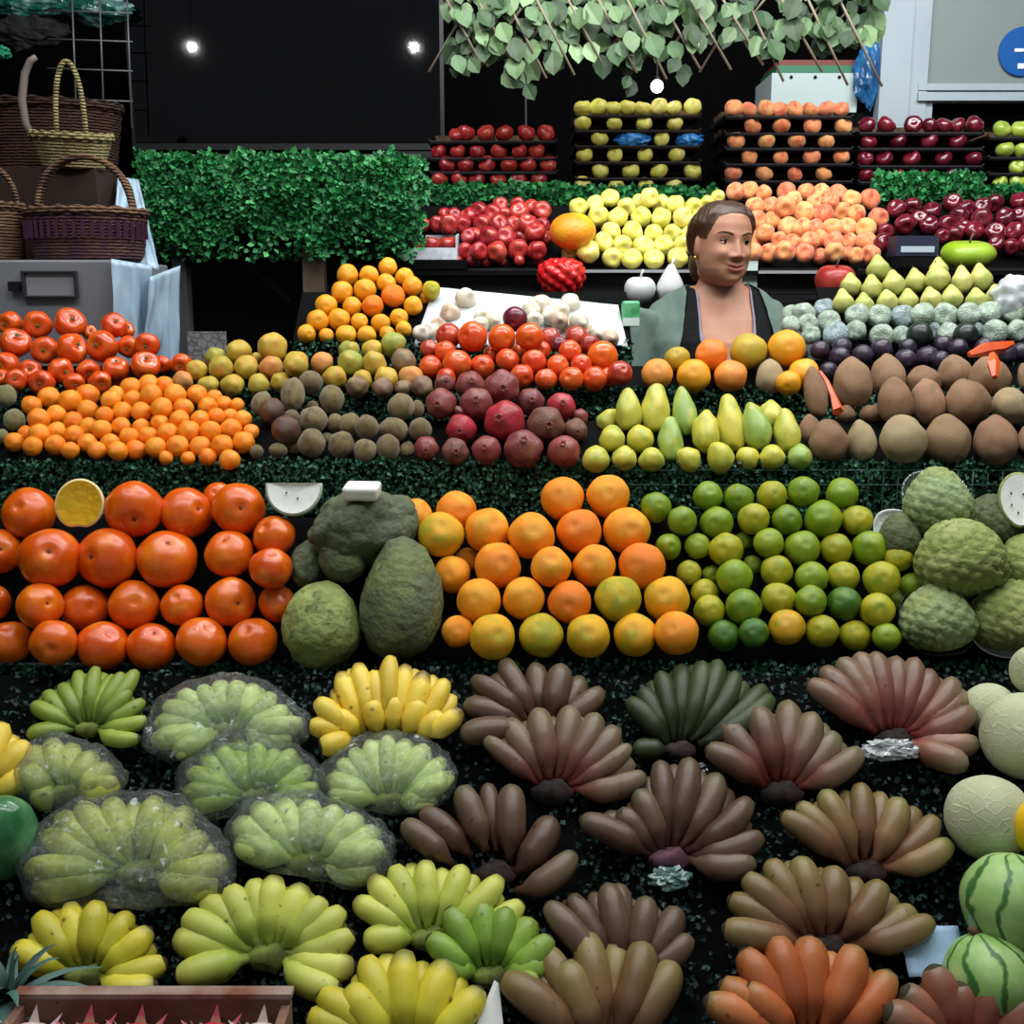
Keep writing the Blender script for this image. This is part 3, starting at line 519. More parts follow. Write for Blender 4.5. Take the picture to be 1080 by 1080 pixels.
BM = {
 'green': banana_mat('banana_green', [(0, '#5d7a2a'), (.16, '#768e38'), (.5, '#8aa03c'), (.85, '#869a3c'), (1, '#6c7e30')], '', '#a9b84e'),
 'pale': banana_mat('banana_pale_green', [(0, '#98b064'), (.16, '#b0c872'), (.5, '#c8dc86'), (.85, '#c4d680'), (1, '#7e8c4c')], '', '#bac77e'),
 'fresh': banana_mat('banana_fresh_green', [(0, '#6c8c34'), (.16, '#88a844'), (.5, '#a0bc4c'), (.85, '#9cb44a'), (1, '#76883a')], '', '#b4c860'),
 'olive': banana_mat('banana_olive', [(0, '#7c963c'), (.2, '#a4b650'), (.6, '#c0ca5e'), (1, '#7a7e34')], '', '#b4b452'),
 'lime': banana_mat('banana_lime', [(0, '#a4b45a'), (.15, '#a4ba4a'), (.45, '#bcc654'), (.85, '#c6cc5c'), (1, '#7e7a3a')], '', '#d2d468'),
 'bright': banana_mat('banana_bright_green', [(0, '#70902e'), (.2, '#7aa238'), (.6, '#88ae44'), (1, '#7c9038')], '', '#a8cc54'),
 'yellow': banana_mat('banana_yellow', [(0, '#a6a040'), (.15, '#d8b834'), (.5, '#e8c640'), (.85, '#ecd050'), (1, '#6a5628')], '', '#f0d868', speck='#6a4a1c'),
 'ylime': banana_mat('banana_yellow_lime', [(0, '#8e9a34'), (.2, '#bcb830'), (.5, '#ccc43a'), (.85, '#d2c43c'), (1, '#7e7a3a')], '', '#dad058'),
 'red': banana_mat('banana_red', [(0, '#6e2c2a'), (.2, '#744438'), (.5, '#705444'), (.8, '#72624a'), (1, '#686a4a')], '', '#846e56', .4, speck='#3a2420'),
 'brown': banana_mat('banana_brown', [(0, '#4c322a'), (.25, '#563c30'), (.6, '#5e4838'), (.9, '#62523e'), (1, '#56563a')], '', '#70604a', .4, speck='#30201c'),
 'rosy': banana_mat('banana_rosy', [(0, '#7c3230'), (.25, '#80463c'), (.6, '#785844'), (.9, '#76624c'), (1, '#706a50')], '', '#947060', .38, speck='#3a2420'),
 'tan': banana_mat('banana_tan', [(0, '#6e4232'), (.3, '#7a583c'), (.65, '#7e6640'), (.9, '#847644'), (1, '#6e7240')], '', '#988054', .4, speck='#40281c'),
 'dark': banana_mat('banana_dark_green', [(0, '#242c16'), (.5, '#303a1c'), (1, '#3e4a24')], '', '#46502a', .5, speck='#181c10'),
 'orange': banana_mat('banana_orange', [(0, '#b0522c'), (.3, '#bc6034'), (.7, '#bc6a3a'), (.92, '#9c6e3a'), (1, '#6f6838')], '', '#d48448', .42, speck='#5a2c18'),
 'ruddy': banana_mat('banana_ruddy', [(0, '#8e4434'), (.4, '#985040'), (.8, '#945e4a'), (1, '#746048')], '', '#a86c56', .42, speck='#4a2418'),
}
TIPM = plain('banana_tip', '#3b3322', .8); CROWN_G = plain('crown_green', '#7c8c3c', .7, col2='#565a2c', nscale=40); CROWN_D = plain('crown_dark', '#1c1714', .8, col2='#3a2a28', nscale=40); CROWN_P = plain('crown_purple', '#6e4656', .7, col2='#4a2a38', nscale=40)
def finger(B, T, rad, u, mat, parent, origin):
    L = (T - B).length; d = (T - B) / L; n = 15; pts, rr, al = [], [], []
    for i in range(n):
        s = i / (n - 1); s = s ** .9 if s < 1 else 1
        pts.append(B + d * (L * s) + u * (4 * s * (1 - s)) - origin)
        pr = .32 if s < .09 else .32 + .68 * min(1, (s - .09) / .24) ** .75 if s < .33 else 1.0 if s < .6 else max(.22, math.sqrt(max(0, 1 - ((s - .6) / .405) ** 2.3)))
        rr.append(rad * pr * (1 + R.uniform(-.02, .02))); al.append(s)
    rr[-1] = rad * .2; pts[-1] = pts[-2] + (pts[-1] - pts[-2]) * .8
    seg = 10; b = MB(); b.tube(pts, rr, seg)
    ref = u.normalized()
    for i in range(n):           # faint ridges along the fruit
        for k in range(seg):
            v = b.v[i * seg + k]; b.v[i * seg + k] = pts[i] + (v - pts[i]) * (1.06 if k % 2 == 0 else .95)
    mi = [1 if (f[0] // seg >= n - 2 and len(f) == 4) or (len(f) > 4 and f[0] >= seg) else 0 for f in b.f]
    me = mesh('banana', b.v, b.f, [mat, TIPM], True, mi)
    a = me.attributes.new('along', 'FLOAT', 'POINT'); a.data.foreach_set('value', [al[i // seg] for i in range(len(b.v))])
    return obj('banana', me, parent)
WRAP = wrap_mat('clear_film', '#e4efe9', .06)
def hand(label, kind, crown, tips, w, spread=.10, wrap=None, crownm=None, base=.12, group='banana hands on the front slope', tipoff=.042, croff=.022, plane=T1):
    cx, cy = crown; t = plane.hit(cx, cy, croff); O = CAM + ray(cx, cy) * t
    e = empty('banana_hand', O, label, 'bananas', group); cloud = []
    w *= 1.10
    tips = list(tips); more = []
    for p_, q_ in zip(tips, tips[1:]):       # fingers of the lower row, seen between the upper ones
        a1, a2 = math.atan2(p_[1] - cy, p_[0] - cx), math.atan2(q_[1] - cy, q_[0] - cx); l1, l2 = math.hypot(p_[0] - cx, p_[1] - cy), math.hypot(q_[0] - cx, q_[1] - cy)
        if len(p_) > 3 or len(q_) > 3 or abs(a2 - a1) > 1.2 or abs(a2 - a1) * (l1 + l2) / 2 < w * .8: continue
        am, lm = (a1 + a2) / 2, (l1 + l2) / 2 * R.uniform(.86, .97); more.append((cx + lm * math.cos(am), cy + lm * math.sin(am), w * .92))
    n_up = len(tips); tips += more
    for i, tp in enumerate(tips):
        x, y = tp[0], tp[1]; ww = tp[2] * (1.1 if i < n_up else 1) if len(tp) > 2 else w * R.uniform(.92, 1.06); dx, dy = x - cx, y - cy; Lp = math.hypot(dx, dy) + 1e-6
        if len(tp) > 3: bx, by = tp[3], tp[4]
        else: bx, by = cx + dx * base + dx * spread, cy + dy * base
        low = .026 if i >= n_up else .008 if i % 2 else 0
        tb = plane.hit(bx, by, croff + .004 - low * .5); B = CAM + ray(bx, by) * tb
        rad = ww * t / F * .5
        tt = plane.hit(x, y, max(rad * 1.02, tipoff - low - R.uniform(0, .006))); T = CAM + ray(x, y) * tt
        L = (T - B).length
        lat = Vector((1, 0, 0)) * (-dy / Lp) + plane.v * (-dx / Lp); 
        if lat.dot(plane.v) > 0: lat = -lat
        k = R.uniform(.11, .16) if dx > 0 else R.uniform(-.02, .06)
        u = plane.n * (L * R.uniform(.08, .12)) + Vector((1, 0, 0)) * L * R.uniform(-.02, .02) + lat * (L * k * abs(dx) / Lp)
        finger(B, T, rad, u, BM[kind], e, O)
        cloud += [B - O, T - O + (T - B).normalized() * .006] + [B.lerp(T, s) + u * (4 * s * (1 - s)) + plane.n * rad - O for s in (.3, .5, .75)] + [B.lerp(T, s) + u * (4 * s * (1 - s)) - plane.n * rad * .3 - O for s in (.4, .8)]
        sd = (T - B).cross(plane.n).normalized() * rad; cloud += [B.lerp(T, .7) + u * .84 + sd - O, B.lerp(T, .7) + u * .84 - sd - O]
    cr = MB(); rr = w * t / F * .55
    M = Matrix.Translation(Vector((0, 0, 0))) @ plane.n.to_track_quat('Z', 'Y').to_matrix().to_4x4()
    cr.lathe([(.001, .9), (.5, .85), (.85, .4), (1, -.2), (.8, -.9), (.3, -1.1)], 12, 0, M @ Matrix.Diagonal((rr * 1.5, rr * .9, rr * .8, 1)))
    for v in cr.v: v += Vector((noise.noise(v * 90), noise.noise(v * 90 + Vector((5, 0, 0))), noise.noise(v * 90 + Vector((0, 5, 0))))) * rr * .35
    cr.build('crown', crownm or CROWN_G, e, smooth=True)
    if wrap:
        bm = bmesh.new()
        for c in cloud: bm.verts.new(c)
        res = bmesh.ops.convex_hull(bm, input=bm.verts)
        bmesh.ops.delete(bm, geom=[v for v in bm.verts if not v.link_faces], context='VERTS')
        bmesh.ops.triangulate(bm, faces=bm.faces)
        for _ in range(3):
            bmesh.ops.subdivide_edges(bm, edges=[q for q in bm.edges if q.calc_length() > .016], cuts=1, use_grid_fill=True)
            bmesh.ops.triangulate(bm, faces=bm.faces)
        for _ in range(1): bmesh.ops.smooth_vert(bm, verts=bm.verts, factor=.5, use_axis_x=True, use_axis_y=True, use_axis_z=True)
        bm.normal_update()
        for v in bm.verts:
            q = v.co * 26; v.co += v.normal * (.009 + .008 * noise.noise(q) + .005 * noise.noise(q * 2.7))
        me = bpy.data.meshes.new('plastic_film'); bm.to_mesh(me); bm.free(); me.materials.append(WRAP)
        me.polygons.foreach_set('use_smooth', [True] * len(me.polygons))
        o = obj('plastic_film', me, e); o['label'] = 'clear crinkled plastic film'
    return e
hand('unwrapped green banana hand below the bottom persimmon row', 'green', (92, 769), [(33, 743), (48, 730), (64, 722), (82, 708), (102, 703), (120, 712), (130, 709), (144, 706), (138, 727), (153, 738), (158, 758), (28, 776), (150, 779)], 17, crownm=None)
hand('pale green film-wrapped banana hand between the open green one and the yellow one', 'pale', (243, 770), [(158, 783), (162, 764), (172, 745), (190, 731), (212, 724), (232, 720), (250, 719), (268, 722), (288, 731), (305, 746), (322, 762), (312, 780), (182, 798)], 22, wrap=1)
hand('ripe yellow banana hand with upright fingers', 'yellow', (409, 778), [(333, 738), (359, 709), (377, 699), (395, 707), (412, 691), (428, 700), (447, 707), (470, 715), (487, 748), (468, 752), (443, 738), (416, 735), (391, 739), (325, 766), (336, 788), (352, 752)], 21, spread=.42, base=.08, tipoff=.06)
hand('yellowish green film-wrapped hand near the left edge, under the open green one', 'olive', (70, 838), [(22, 812), (34, 790), (54, 781), (77, 786), (98, 793), (118, 806), (128, 824), (34, 846)], 26, wrap=1)
hand('green film-wrapped banana hand showing its stalk, below the pale wrapped one', 'fresh', (271, 840), [(193, 836), (199, 855), (197, 815), (213, 798), (232, 787), (252, 781), (272, 780), (291, 787), (310, 791), (328, 808), (338, 828), (332, 848)], 20, wrap=1)
hand('pale green film-wrapped banana hand directly below the yellow hand', 'pale', (410, 845), [(343, 822), (356, 803), (371, 790), (390, 781), (409, 777), (429, 780), (448, 786), (468, 799), (478, 816), (462, 842), (344, 842)], 21, wrap=1)
hand('large olive green film-wrapped banana hand at the left', 'olive', (146, 920), [(25, 917), (33, 942), (42, 882), (62, 860), (84, 848), (118, 843), (163, 840), (199, 850), (218, 878), (243, 907), (236, 936)], 28, wrap=1, tipoff=.05)
hand('pale green film-wrapped banana hand in the middle of the green group', 'pale', (325, 910), [(247, 888), (246, 868), (267, 848), (296, 843), (328, 844), (355, 850), (378, 858), (400, 873), (408, 892), (402, 917)], 27, wrap=1, tipoff=.05)
hand('yellow-green unwrapped banana hand behind the fruit crate', 'ylime', (90, 1030), [(13, 1001), (34, 985), (40, 964), (75, 952), (103, 950), (137, 961), (160, 978), (177, 1012), (168, 1038)], 27, tipoff=.05)
hand('widest yellow-green unwrapped banana hand, fanned in a full half circle', 'lime', (283, 1008), [(184, 1032), (182, 990), (193, 966), (214, 947), (243, 934), (267, 927), (290, 923), (318, 932), (342, 946), (362, 957), (374, 982), (377, 1018), (362, 1044)], 29, tipoff=.05)
hand('pale lime unwrapped banana hand partly behind the bright green one', 'lime', (452, 990), [(372, 951), (382, 992), (391, 924), (415, 913), (448, 907), (488, 912), (528, 923), (551, 950)], 26, tipoff=.05)
hand('bright green unwrapped banana hand with stubby fingers', 'bright', (517, 1030), [(450, 987), (457, 1013), (471, 957), (506, 949), (534, 956), (560, 967), (581, 986), (580, 1009), (572, 1032)], 26, tipoff=.06)
hand('yellow banana hand cut by the bottom edge of the picture', 'ylime', (428, 1112), [(335, 1046), (322, 1072), (366, 1040), (385, 1008), (427, 1001), (470, 1012), (507, 1040)], 33, tipoff=.06)
hand('yellow banana hand cut by the left edge', 'yellow', (-22, 838), [(-12, 772), (4, 762), (30, 782), (34, 812)], 26, tipoff=.05)
# red and brown hands
hand('brown banana hand behind the other red ones, under the orange pile', 'brown', (575, 770), [(484, 776), (488, 744), (497, 716), (530, 696), (592, 702), (634, 727)], 25, crownm=CROWN_D)
hand('greenish-tipped red banana hand near the middle, above the dark crown hole', 'red', (583, 834), [(510, 778, 20), (534, 760), (567, 748), (601, 745), (629, 752), (649, 766), (665, 785, 19), (681, 816)], 27, crownm=CROWN_D, tipoff=.055)
hand('very dark green banana hand under the green mandarins', 'dark', (715, 792), [(661, 738), (677, 726), (696, 708), (718, 701), (740, 698), (757, 696), (776, 708), (806, 722), (814, 733), (667, 790)], 22, crownm=CROWN_D)
hand('dark brown banana hand bending right beside the bright green hand', 'brown', (522, 922), [(424, 868, 24, 478, 912), (444, 854, 27, 497, 903), (486, 829, 28, 513, 898), (514, 826, 20, 524, 898), (538, 828, 29, 537, 908), (581, 862, 29, 543, 922), (606, 898, 27, 545, 940)], 27, crownm=CROWN_D, tipoff=.05)
hand('wide brown banana hand with a purple crown', 'brown', (706, 906), [(610, 864), (651, 855), (672, 833), (696, 802), (727, 799), (756, 815), (789, 841), (804, 880), (798, 908)], 26, crownm=CROWN_P, tipoff=.055)
hand('rosy red banana hand at the upper right, film on its crown', 'rosy', (943, 780), [(850, 719), (866, 704), (885, 694), (905, 688), (921, 688), (943, 694), (964, 694), (979, 707), (1005, 715), (1015, 729), (1026, 747), (1031, 782), (1022, 806)], 25, crownm=CROWN_D, tipoff=.055)
hand('red banana hand with yellowish middle fingers, left of the rosy hand', 'red', (825, 836), [(743, 789), (763, 762), (797, 746), (830, 740), (856, 752), (880, 773), (907, 790)], 27, crownm=CROWN_D, tipoff=.055)
hand('tan banana hand with curled tips, beside the pale melon', 'tan', (913, 920), [(822, 859), (840, 847), (867, 833), (907, 826), (948, 841), (985, 860), (1001, 886)], 26, crownm=CROWN_D, tipoff=.055)
hand('tan and red banana hand behind the orange hand', 'tan', (873, 1000), [(760, 978), (766, 947), (783, 922), (810, 906), (841, 903), (880, 914), (928, 929), (962, 955), (984, 968)], 29, tipoff=.055, crownm=CROWN_D)
hand('brown banana hand left of the tan and red hand', 'brown', (662, 1034), [(576, 952), (601, 943), (640, 931), (652, 931), (681, 945), (714, 956), (728, 986)], 27, crownm=CROWN_D, tipoff=.05)
hand('light brown banana hand cut by the bottom edge', 'tan', (640, 1112), [(527, 1030), (572, 997), (594, 1012), (617, 982), (678, 992), (711, 1013)], 35, crownm=CROWN_D, tipoff=.06)
hand('vivid orange banana hand at the bottom', 'orange', (855, 1100), [(740, 1055), (757, 1036), (783, 1040), (781, 1000), (817, 986), (854, 986), (901, 996), (938, 1022)], 34, tipoff=.07)
hand('ruddy banana hand in the lower right corner', 'ruddy', (1012, 1112), [(932, 1064), (950, 1042), (982, 1016), (1011, 1034), (1041, 1029), (1082, 1052)], 32, tipoff=.10)
# scrunched film and paper between the hands
def scrunch(name, label, cat, x, y, rx, ry, mat, off=.02, plane=T1, amp=.5, seed=1, dep=.6):
    t = plane.hit(x, y, off); p = CAM + ray(x, y) * t; vs, fs = rev(p_round, 28, 16); k = t / F
    fr = Matrix((Vector((1, 0, 0)), plane.v, plane.n)).transposed()
    vs = [fr @ Vector((v.x * rx * k, v.y * ry * k, v.z * min(rx, ry) * k * dep)) * (1 + amp * noise.noise(v * 2.6 + Vector((seed, 0, 0))) + amp * .4 * noise.noise(v * 7)) for v in vs]
    o = obj(name, mesh(name, vs, fs, mat, False), None, p); return tag(o, label, cat)
film_w = plain('film_grey', '#8f9394', .15, .9, 20, .8)
scrunch('crumpled_film', 'crumpled grey film at the crown of the rosy banana hand', 'plastic', 940, 791, 27, 12, film_w, .045, seed=3)
scrunch('crumpled_film', 'crumpled dark film between the dark green and red hands', 'plastic', 731, 815, 16, 12, plain('film_dark', '#3a3d40', .2, .9, 20, .8), .02, seed=5)
scrunch('crumpled_film', 'blue-green crumpled film below the purple crown', 'plastic', 707, 926, 20, 12, plain('film_green', '#4f7068', .2, .9, 20, .8), .03, seed=8)
b = MB(); t = T1.hit(512, 1068, .05); p = CAM + ray(512, 1068) * t; fr = Matrix((Vector((1, 0, 0)), T1.v, T1.n)).transposed()
b.add([fr @ Vector(v) for v in ((-.03, -.06, 0), (.03, -.06, .004), (.018, .035, .012), (.012, .04, .01))] + [fr @ Vector(v) for v in ((-.03, -.06, -.001), (.03, -.06, .003), (.018, .035, .011), (.012, .04, .009))], [(0, 1, 2, 3), (7, 6, 5, 4), (0, 4, 5, 1), (1, 5, 6, 2), (2, 6, 7, 3), (3, 7, 4, 0)])
tag(b.build('paper_slip', plain('paper_white', '#dfe0dc', .8), None, p), 'white paper slip between the yellow and light brown hands', 'paper')
# ---------------------------------------------------------------- the stand
BLK = plain('board_black', '#060707', .9, .1); DKG = plain('mat_backing', '#0a1a14', .9, .2)
stand = empty('fruit_stand', (0, 2.1, 0), 'black tiered display stand that carries all the front fruit', 'display stand')
def board(name, pl, ya, yb, x0, x1, th=.012, mat=BLK):
    a = CAM + ray(540, ya) * pl.hit(540, ya, -.001); b_ = CAM + ray(540, yb) * pl.hit(540, yb, -.001); mb = MB(); dn = -pl.n * th
    mb.add([Vector((x, p.y, p.z)) + d for d in (Vector(), dn) for p in (a, b_) for x in (x0, x1)], [(0, 1, 3, 2), (4, 6, 7, 5), (0, 4, 5, 1), (2, 3, 7, 6), (0, 2, 6, 4), (1, 5, 7, 3)])
    mb.v = [v - Vector((0, 2.1, 0)) for v in mb.v]; mb.build(name, mat, stand); return a, b_
def riser(Y, z0, z1, x0, x1, mat=BLK, th=.012):
    MB().box(((x0 + x1) / 2, Y - 2.1 + th / 2, (z0 + z1) / 2), (x1 - x0, th, z1 - z0)).build('riser', mat, stand)
a1, b1 = board('sloped_board', T1, 1230, 712, -1.5, 1.5); a2, b2 = board('sloped_board', T2, 697, 546, -1.5, 1.5)
a3, b3 = board('sloped_board', T3, 487, 444, -1.6, 1.6); a4, b4 = board('sloped_board', T4, 409, 386, -1.7, 1.7)
riser(a2.y - .006, b1.z - .12, a2.z - .01, -1.5, 1.5); riser(a3.y - .006, a3.z - .2, a3.z - .004, -1.5, 1.5)
riser(a4.y - .006, a4.z - .2, a4.z - .004, -1.6, 1.6); riser(a1.y - .03, 0, a1.z - .01, -1.5, 1.5)
a5, b5 = board('sloped_board', T5, 359, 308, -.55, .30); board('sloped_board', T5, 359, 303, .80, 1.75)
riser(a5.y - .014, b4.z - .25, a5.z - .004, -.55, .30); riser(a5.y - .014, b4.z - .25, a5.z - .004, .80, 1.75)
for x in (-1.4, -.5, .5, 1.4):
    MB().box((x, .25, .5), (.05, .05, 1.0)).build('post', BLK, stand)
# artificial boxwood mats
FOL = foliage_mat('boxwood_dark', ['#1e4232', '#2a5a42', '#3a7454', '#244c44', '#4e8a68', '#183428'])
FOL2 = foliage_mat('boxwood_bright', ['#1a5a2c', '#247238', '#348c4a', '#16482c', '#48a05c', '#20683c'])
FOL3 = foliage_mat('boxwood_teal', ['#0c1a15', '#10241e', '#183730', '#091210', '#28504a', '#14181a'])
def leaf_strip(label, p0, v, ln, x0, x1, n, nrm, size, m, thick=.012, shape='diamond', name='boxwood_foliage'):
    sp = []
    for _ in range(n):
        p = p0 + v * (R.random() * ln) + nrm * (.007 + R.random() ** 1.5 * thick); p = Vector((R.uniform(x0, x1), p.y, p.z))
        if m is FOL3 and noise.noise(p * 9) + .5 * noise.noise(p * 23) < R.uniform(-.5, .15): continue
        sp.append((p, (rv() + v * .2 + nrm * .5).normalized(), (nrm + rv() * .7).normalized()))
    o = obj(name, leaves_mesh(name, sp, m, size, shape)); tag(o, label, 'artificial foliage', None, 'stuff'); return o
UP, FR = Vector((0, 0, 1)), Vector((0, -1, 0))
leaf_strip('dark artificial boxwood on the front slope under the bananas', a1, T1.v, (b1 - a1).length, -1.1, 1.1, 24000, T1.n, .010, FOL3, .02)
leaf_strip('dark boxwood strip above the bananas', Vector((0, a2.y - .012, a2.z - .06)), UP, .066, -1.2, 1.2, 5500, FR, .010, FOL, .02)
leaf_strip('boxwood strip below the third tier', Vector((0, a3.y - .012, a3.z - .13)), UP, .138, -1.25, 1.25, 16000, FR, .0095, FOL, .022)
leaf_strip('boxwood strip below the middle tomatoes', Vector((0, a4.y - .012, a4.z - .10)), UP, .105, -1.35, 1.35, 7000, FR, .010, FOL, .022)
leaf_strip('boxwood strip below the upper orange pyramid', Vector((0, a5.y - .022, b4.z - .02)), UP, a5.z - b4.z + .02, -.55, .3, 1300, FR, .010, FOL, .02)
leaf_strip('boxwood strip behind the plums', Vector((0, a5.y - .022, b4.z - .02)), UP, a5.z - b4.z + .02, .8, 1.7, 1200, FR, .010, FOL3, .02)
# green wire along the second tier's back
wr = MB(); 
for zz in (0, .03): wr.tube([(.2, a3.y - .035, a3.z - .012 - zz), (1.3, a3.y - .035, a3.z - .012 - zz)], .0015, 6)
for k in range(20): wr.tube([(.66 + .03 * k, a3.y - .035, a3.z - .012), (.66 + .03 * k, a3.y - .035, a3.z - .15)], .0012, 6)
tag(wr.build('wire_rail', plain('wire_green', '#4f6f68', .4, .5), None, smooth=True), 'thin green wire rail behind the cherimoyas', 'wire rail')

# ---------------------------------------------------------------- soursops, cherimoyas, melons
def bumpy(name, label, cat, group, x, y, rx, ry, rot, plane, mat, prof, bumps, amp, sharp, axis_tilt=0, off=None, seed=0, squash=1.0, lump=.06, facing=None):
    k0 = plane.hit(x, y, min(rx, ry) / F * plane.hit(x, y, .05) * squash) if off is None else plane.hit(x, y, off)
    t = k0; k = t / F; p = CAM + ray(x, y) * t
    vs, fs = rev(prof, 64, 44, lump, seed + 2)
    gs = []
    for i in range(bumps):           # bumps spread evenly over the skin
        z = 1 - 2 * (i + .5) / bumps; a = i * 2.39996; s_ = math.sqrt(1 - z * z); gs.append(Vector((s_ * math.cos(a), s_ * math.sin(a), z)))
    if bumps:
        from mathutils import kdtree
        kd = kdtree.KDTree(bumps)
        for i, q in enumerate(gs): kd.insert(q, i)
        kd.balance(); sp = math.sqrt(4 * PI / bumps)
        out = []
        for v in vs:
            nrm = v.normalized(); (_, _, d1), (_, _, d2) = kd.find_n(nrm, 2)
            if sharp: h = max(0, 1 - d1 / (sp * .45)) ** 1.2
            else: h = min(1, (d2 - d1) / (sp * .35))          # flat scales parted by grooves
            out.append(v * (1 + amp * h))
        vs = out
    ax = (plane.v * .75 + UPV * .65).normalized(); ax = Matrix.Rotation(rot, 3, ray(x, y)) @ ax
    if facing: ax = facing.normalized()
    q = ax.to_track_quat('Z', 'Y').to_matrix() @ Matrix.Rotation(seed * 1.3, 3, 'Z')
    vs = [q @ Vector((v.x * rx * k, v.y * rx * k * squash, v.z * ry * k)) for v in vs]
    o = obj(name, mesh(name, vs, fs, mat), None, p); return tag(o, label, cat, group)
sou = fruit_mat('soursop_skin', ['#5d6548', '#626a4c'], '#7a8450', (.45, .68), 1.0, '#3f4632', 5, (.56, .7), .75, .3, 9, .35)
for m_ in (sou,): pass
sk = lambda n_, a, b_, c: fruit_mat(n_, [a, a], b_, (.45, .65), 14, c, 40, (.58, .7), .75, .3, 70, .35)
souA = sk('soursop_grey', '#5f674c', '#6f7a4a', '#454c38'); souB = sk('soursop_green', '#7d8a4c', '#98a462', '#5c6a3a'); souC = sk('soursop_dull', '#565e48', '#636d50', '#3f4636')
p_long = lambda th: (math.sin(th) * (1 - .12 * math.cos(th)), math.cos(th))
G_ = 'soursops beside the orange pile'
bumpy('soursop', 'largest soursop, tall grey-green, standing beside the orange pile', 'soursop', G_, 424, 632, 43, 64, .03, T2, souA, p_long, 90, .03, True, seed=1, lump=.08)
bumpy('soursop', 'light green soursop standing at the end of the bottom persimmon row', 'soursop', G_, 340, 659, 40, 46, -.04, T2, souB, p_long, 80, .035, True, seed=2, lump=.10)
bumpy('soursop', 'lumpy grey-green soursop lying on top with the white slice', 'soursop', G_, 385, 556, 38, 52, 1.25, T2, souC, p_long, 60, .06, False, off=.075, seed=3, lump=.22)
bumpy('soursop', 'small round grey soursop between the three big ones', 'soursop', G_, 362, 590, 25, 25, 0, T2, souA, p_round, 50, .03, True, off=.07, seed=4, lump=.1)
bumpy('soursop', 'small dark soursop touching the persimmons', 'soursop', G_, 324, 594, 17, 25, .1, T2, souC, p_long, 40, .03, True, off=.05, seed=5, lump=.1)
# cut fruit set on the piles
WF = plain('soursop_flesh', '#eceee6', .5, .4, 30, .2); SEED = plain('seed_dark', '#2c2620', .4)
def half(name, label, cat, x, y, rx, ry, off, skin, flesh, plane, rotz=0, flat=False, tilt=.35, seeds=(), core=None, dep=.8):
    t = plane.hit(x, y, off); k = t / F; p = CAM + ray(x, y) * t
    e = empty(name, p, label, cat)
    fr = Matrix((Vector((1, 0, 0)), UPV, -FW)).transposed() @ Matrix.Rotation(rotz, 3, 'Z') @ Matrix.Rotation(-tilt, 3, 'X')
    sh, fl = MB(), MB(); n = 36; m_ = 10; X, Y = rx * k, ry * k
    vs = [(0, 0, -X * dep)]; fs = []
    for i in range(1, m_ + 1):
        th = PI / 2 * i / m_
        for j in range(n):
            a = 2 * PI * j / n; vs.append((math.cos(a) * math.sin(th) * X, (max(0, math.sin(a)) if flat == 'up' else min(0.15, math.sin(a)) if flat else math.sin(a)) * math.sin(th) * Y * (1 - .12 * g(a - PI * 1.5, .3) if not flat else 1), -X * dep * math.cos(th)))
    for j in range(n): fs.append((0, 1 + (j + 1) % n, 1 + j))
    for i in range(m_ - 1):
        for j in range(n): fs.append((1 + i * n + j, 1 + i * n + (j + 1) % n, 1 + (i + 1) * n + (j + 1) % n, 1 + (i + 1) * n + j))
    last = 1 + (m_ - 1) * n; rim = [Vector(v) for v in vs[last:]]
    inner = [v * .90 for v in rim]; b0 = len(vs); vs += inner; fs += [(last + j, last + (j + 1) % n, b0 + (j + 1) % n, b0 + j) for j in range(n)]
    mesh_s = mesh('rind', [fr @ Vector(v) for v in vs], fs, skin); obj('rind', mesh_s, e)
    fv = [fr @ (v * .92 + Vector((0, 0, .001))) for v in rim] + [fr @ (v * .5 + Vector((0, 0, -X * .06))) for v in rim] + [fr @ (Vector((0, sum(v.y for v in rim) / n, -X * .05)))]
    ff = [(j, (j + 1) % n, n + (j + 1) % n, n + j) for j in range(n)] + [(n + j, n + (j + 1) % n, 2 * n) for j in range(n)]
    o = obj('flesh', mesh('flesh', fv, ff, flesh), e)
    for (sx, sy) in seeds:
        s_ = MB().lathe([(.001, 1), (.6, .7), (1, 0), (.6, -.7), (.001, -1)], 8, 0, Matrix.Translation(fr @ Vector((sx * X, sy * Y, .001))) @ Matrix.Diagonal((.0018, .0018, .003, 1))); s_.build('seed', SEED, e, smooth=True)
    return e
half('cut_citrus', 'halved fruit with yellow flesh and pale rind set on the top persimmon row', 'cut fruit', 83.5, 531.5, 26, 27, .10, plain('pale_rind', '#f0d9a0', .5), fruit_mat('yellow_flesh', ['#d8a814', '#d8a814'], '#c8a418', (.45, .7), 20, rough=.3, pores=60, bstr=.2), T2, tilt=.1)
half('cut_soursop', 'half round slice of white soursop with dark seeds on the persimmons', 'cut fruit', 310, 514, 30, 31, .10, plain('soursop_rind_pale', '#aeb69a', .6), WF, T2, flat=True, tilt=.25, seeds=[(-.25, -.2), (.15, -.4)])
t = T2.hit(382, 518, .15); p = CAM + ray(382, 518) * t
sl = MB(); sl.box((0, 0, 0), (.066, .05, .026), taper=.92); o = bevel(sl.build('soursop_slice', WF, None, p), .007, 3); o.rotation_euler = (.15, 0, -.08); tag(o, 'thick white slice lying on top of the lumpy soursop', 'cut fruit')
chm = sk('cherimoya_skin', '#84904e', '#9aa266', '#69743c'); chm2 = sk('cherimoya_mint', '#8c9c6c', '#8f985a', '#6a784c'); chd = sk('cherimoya_dark', '#525a3c', '#646c48', '#3c442e')
p_heart = lambda th: (math.sin(th) ** .85 * (1 - .20 * math.cos(th)), .95 * math.cos(th))
GC = 'cherimoyas at the right end of the second tier'
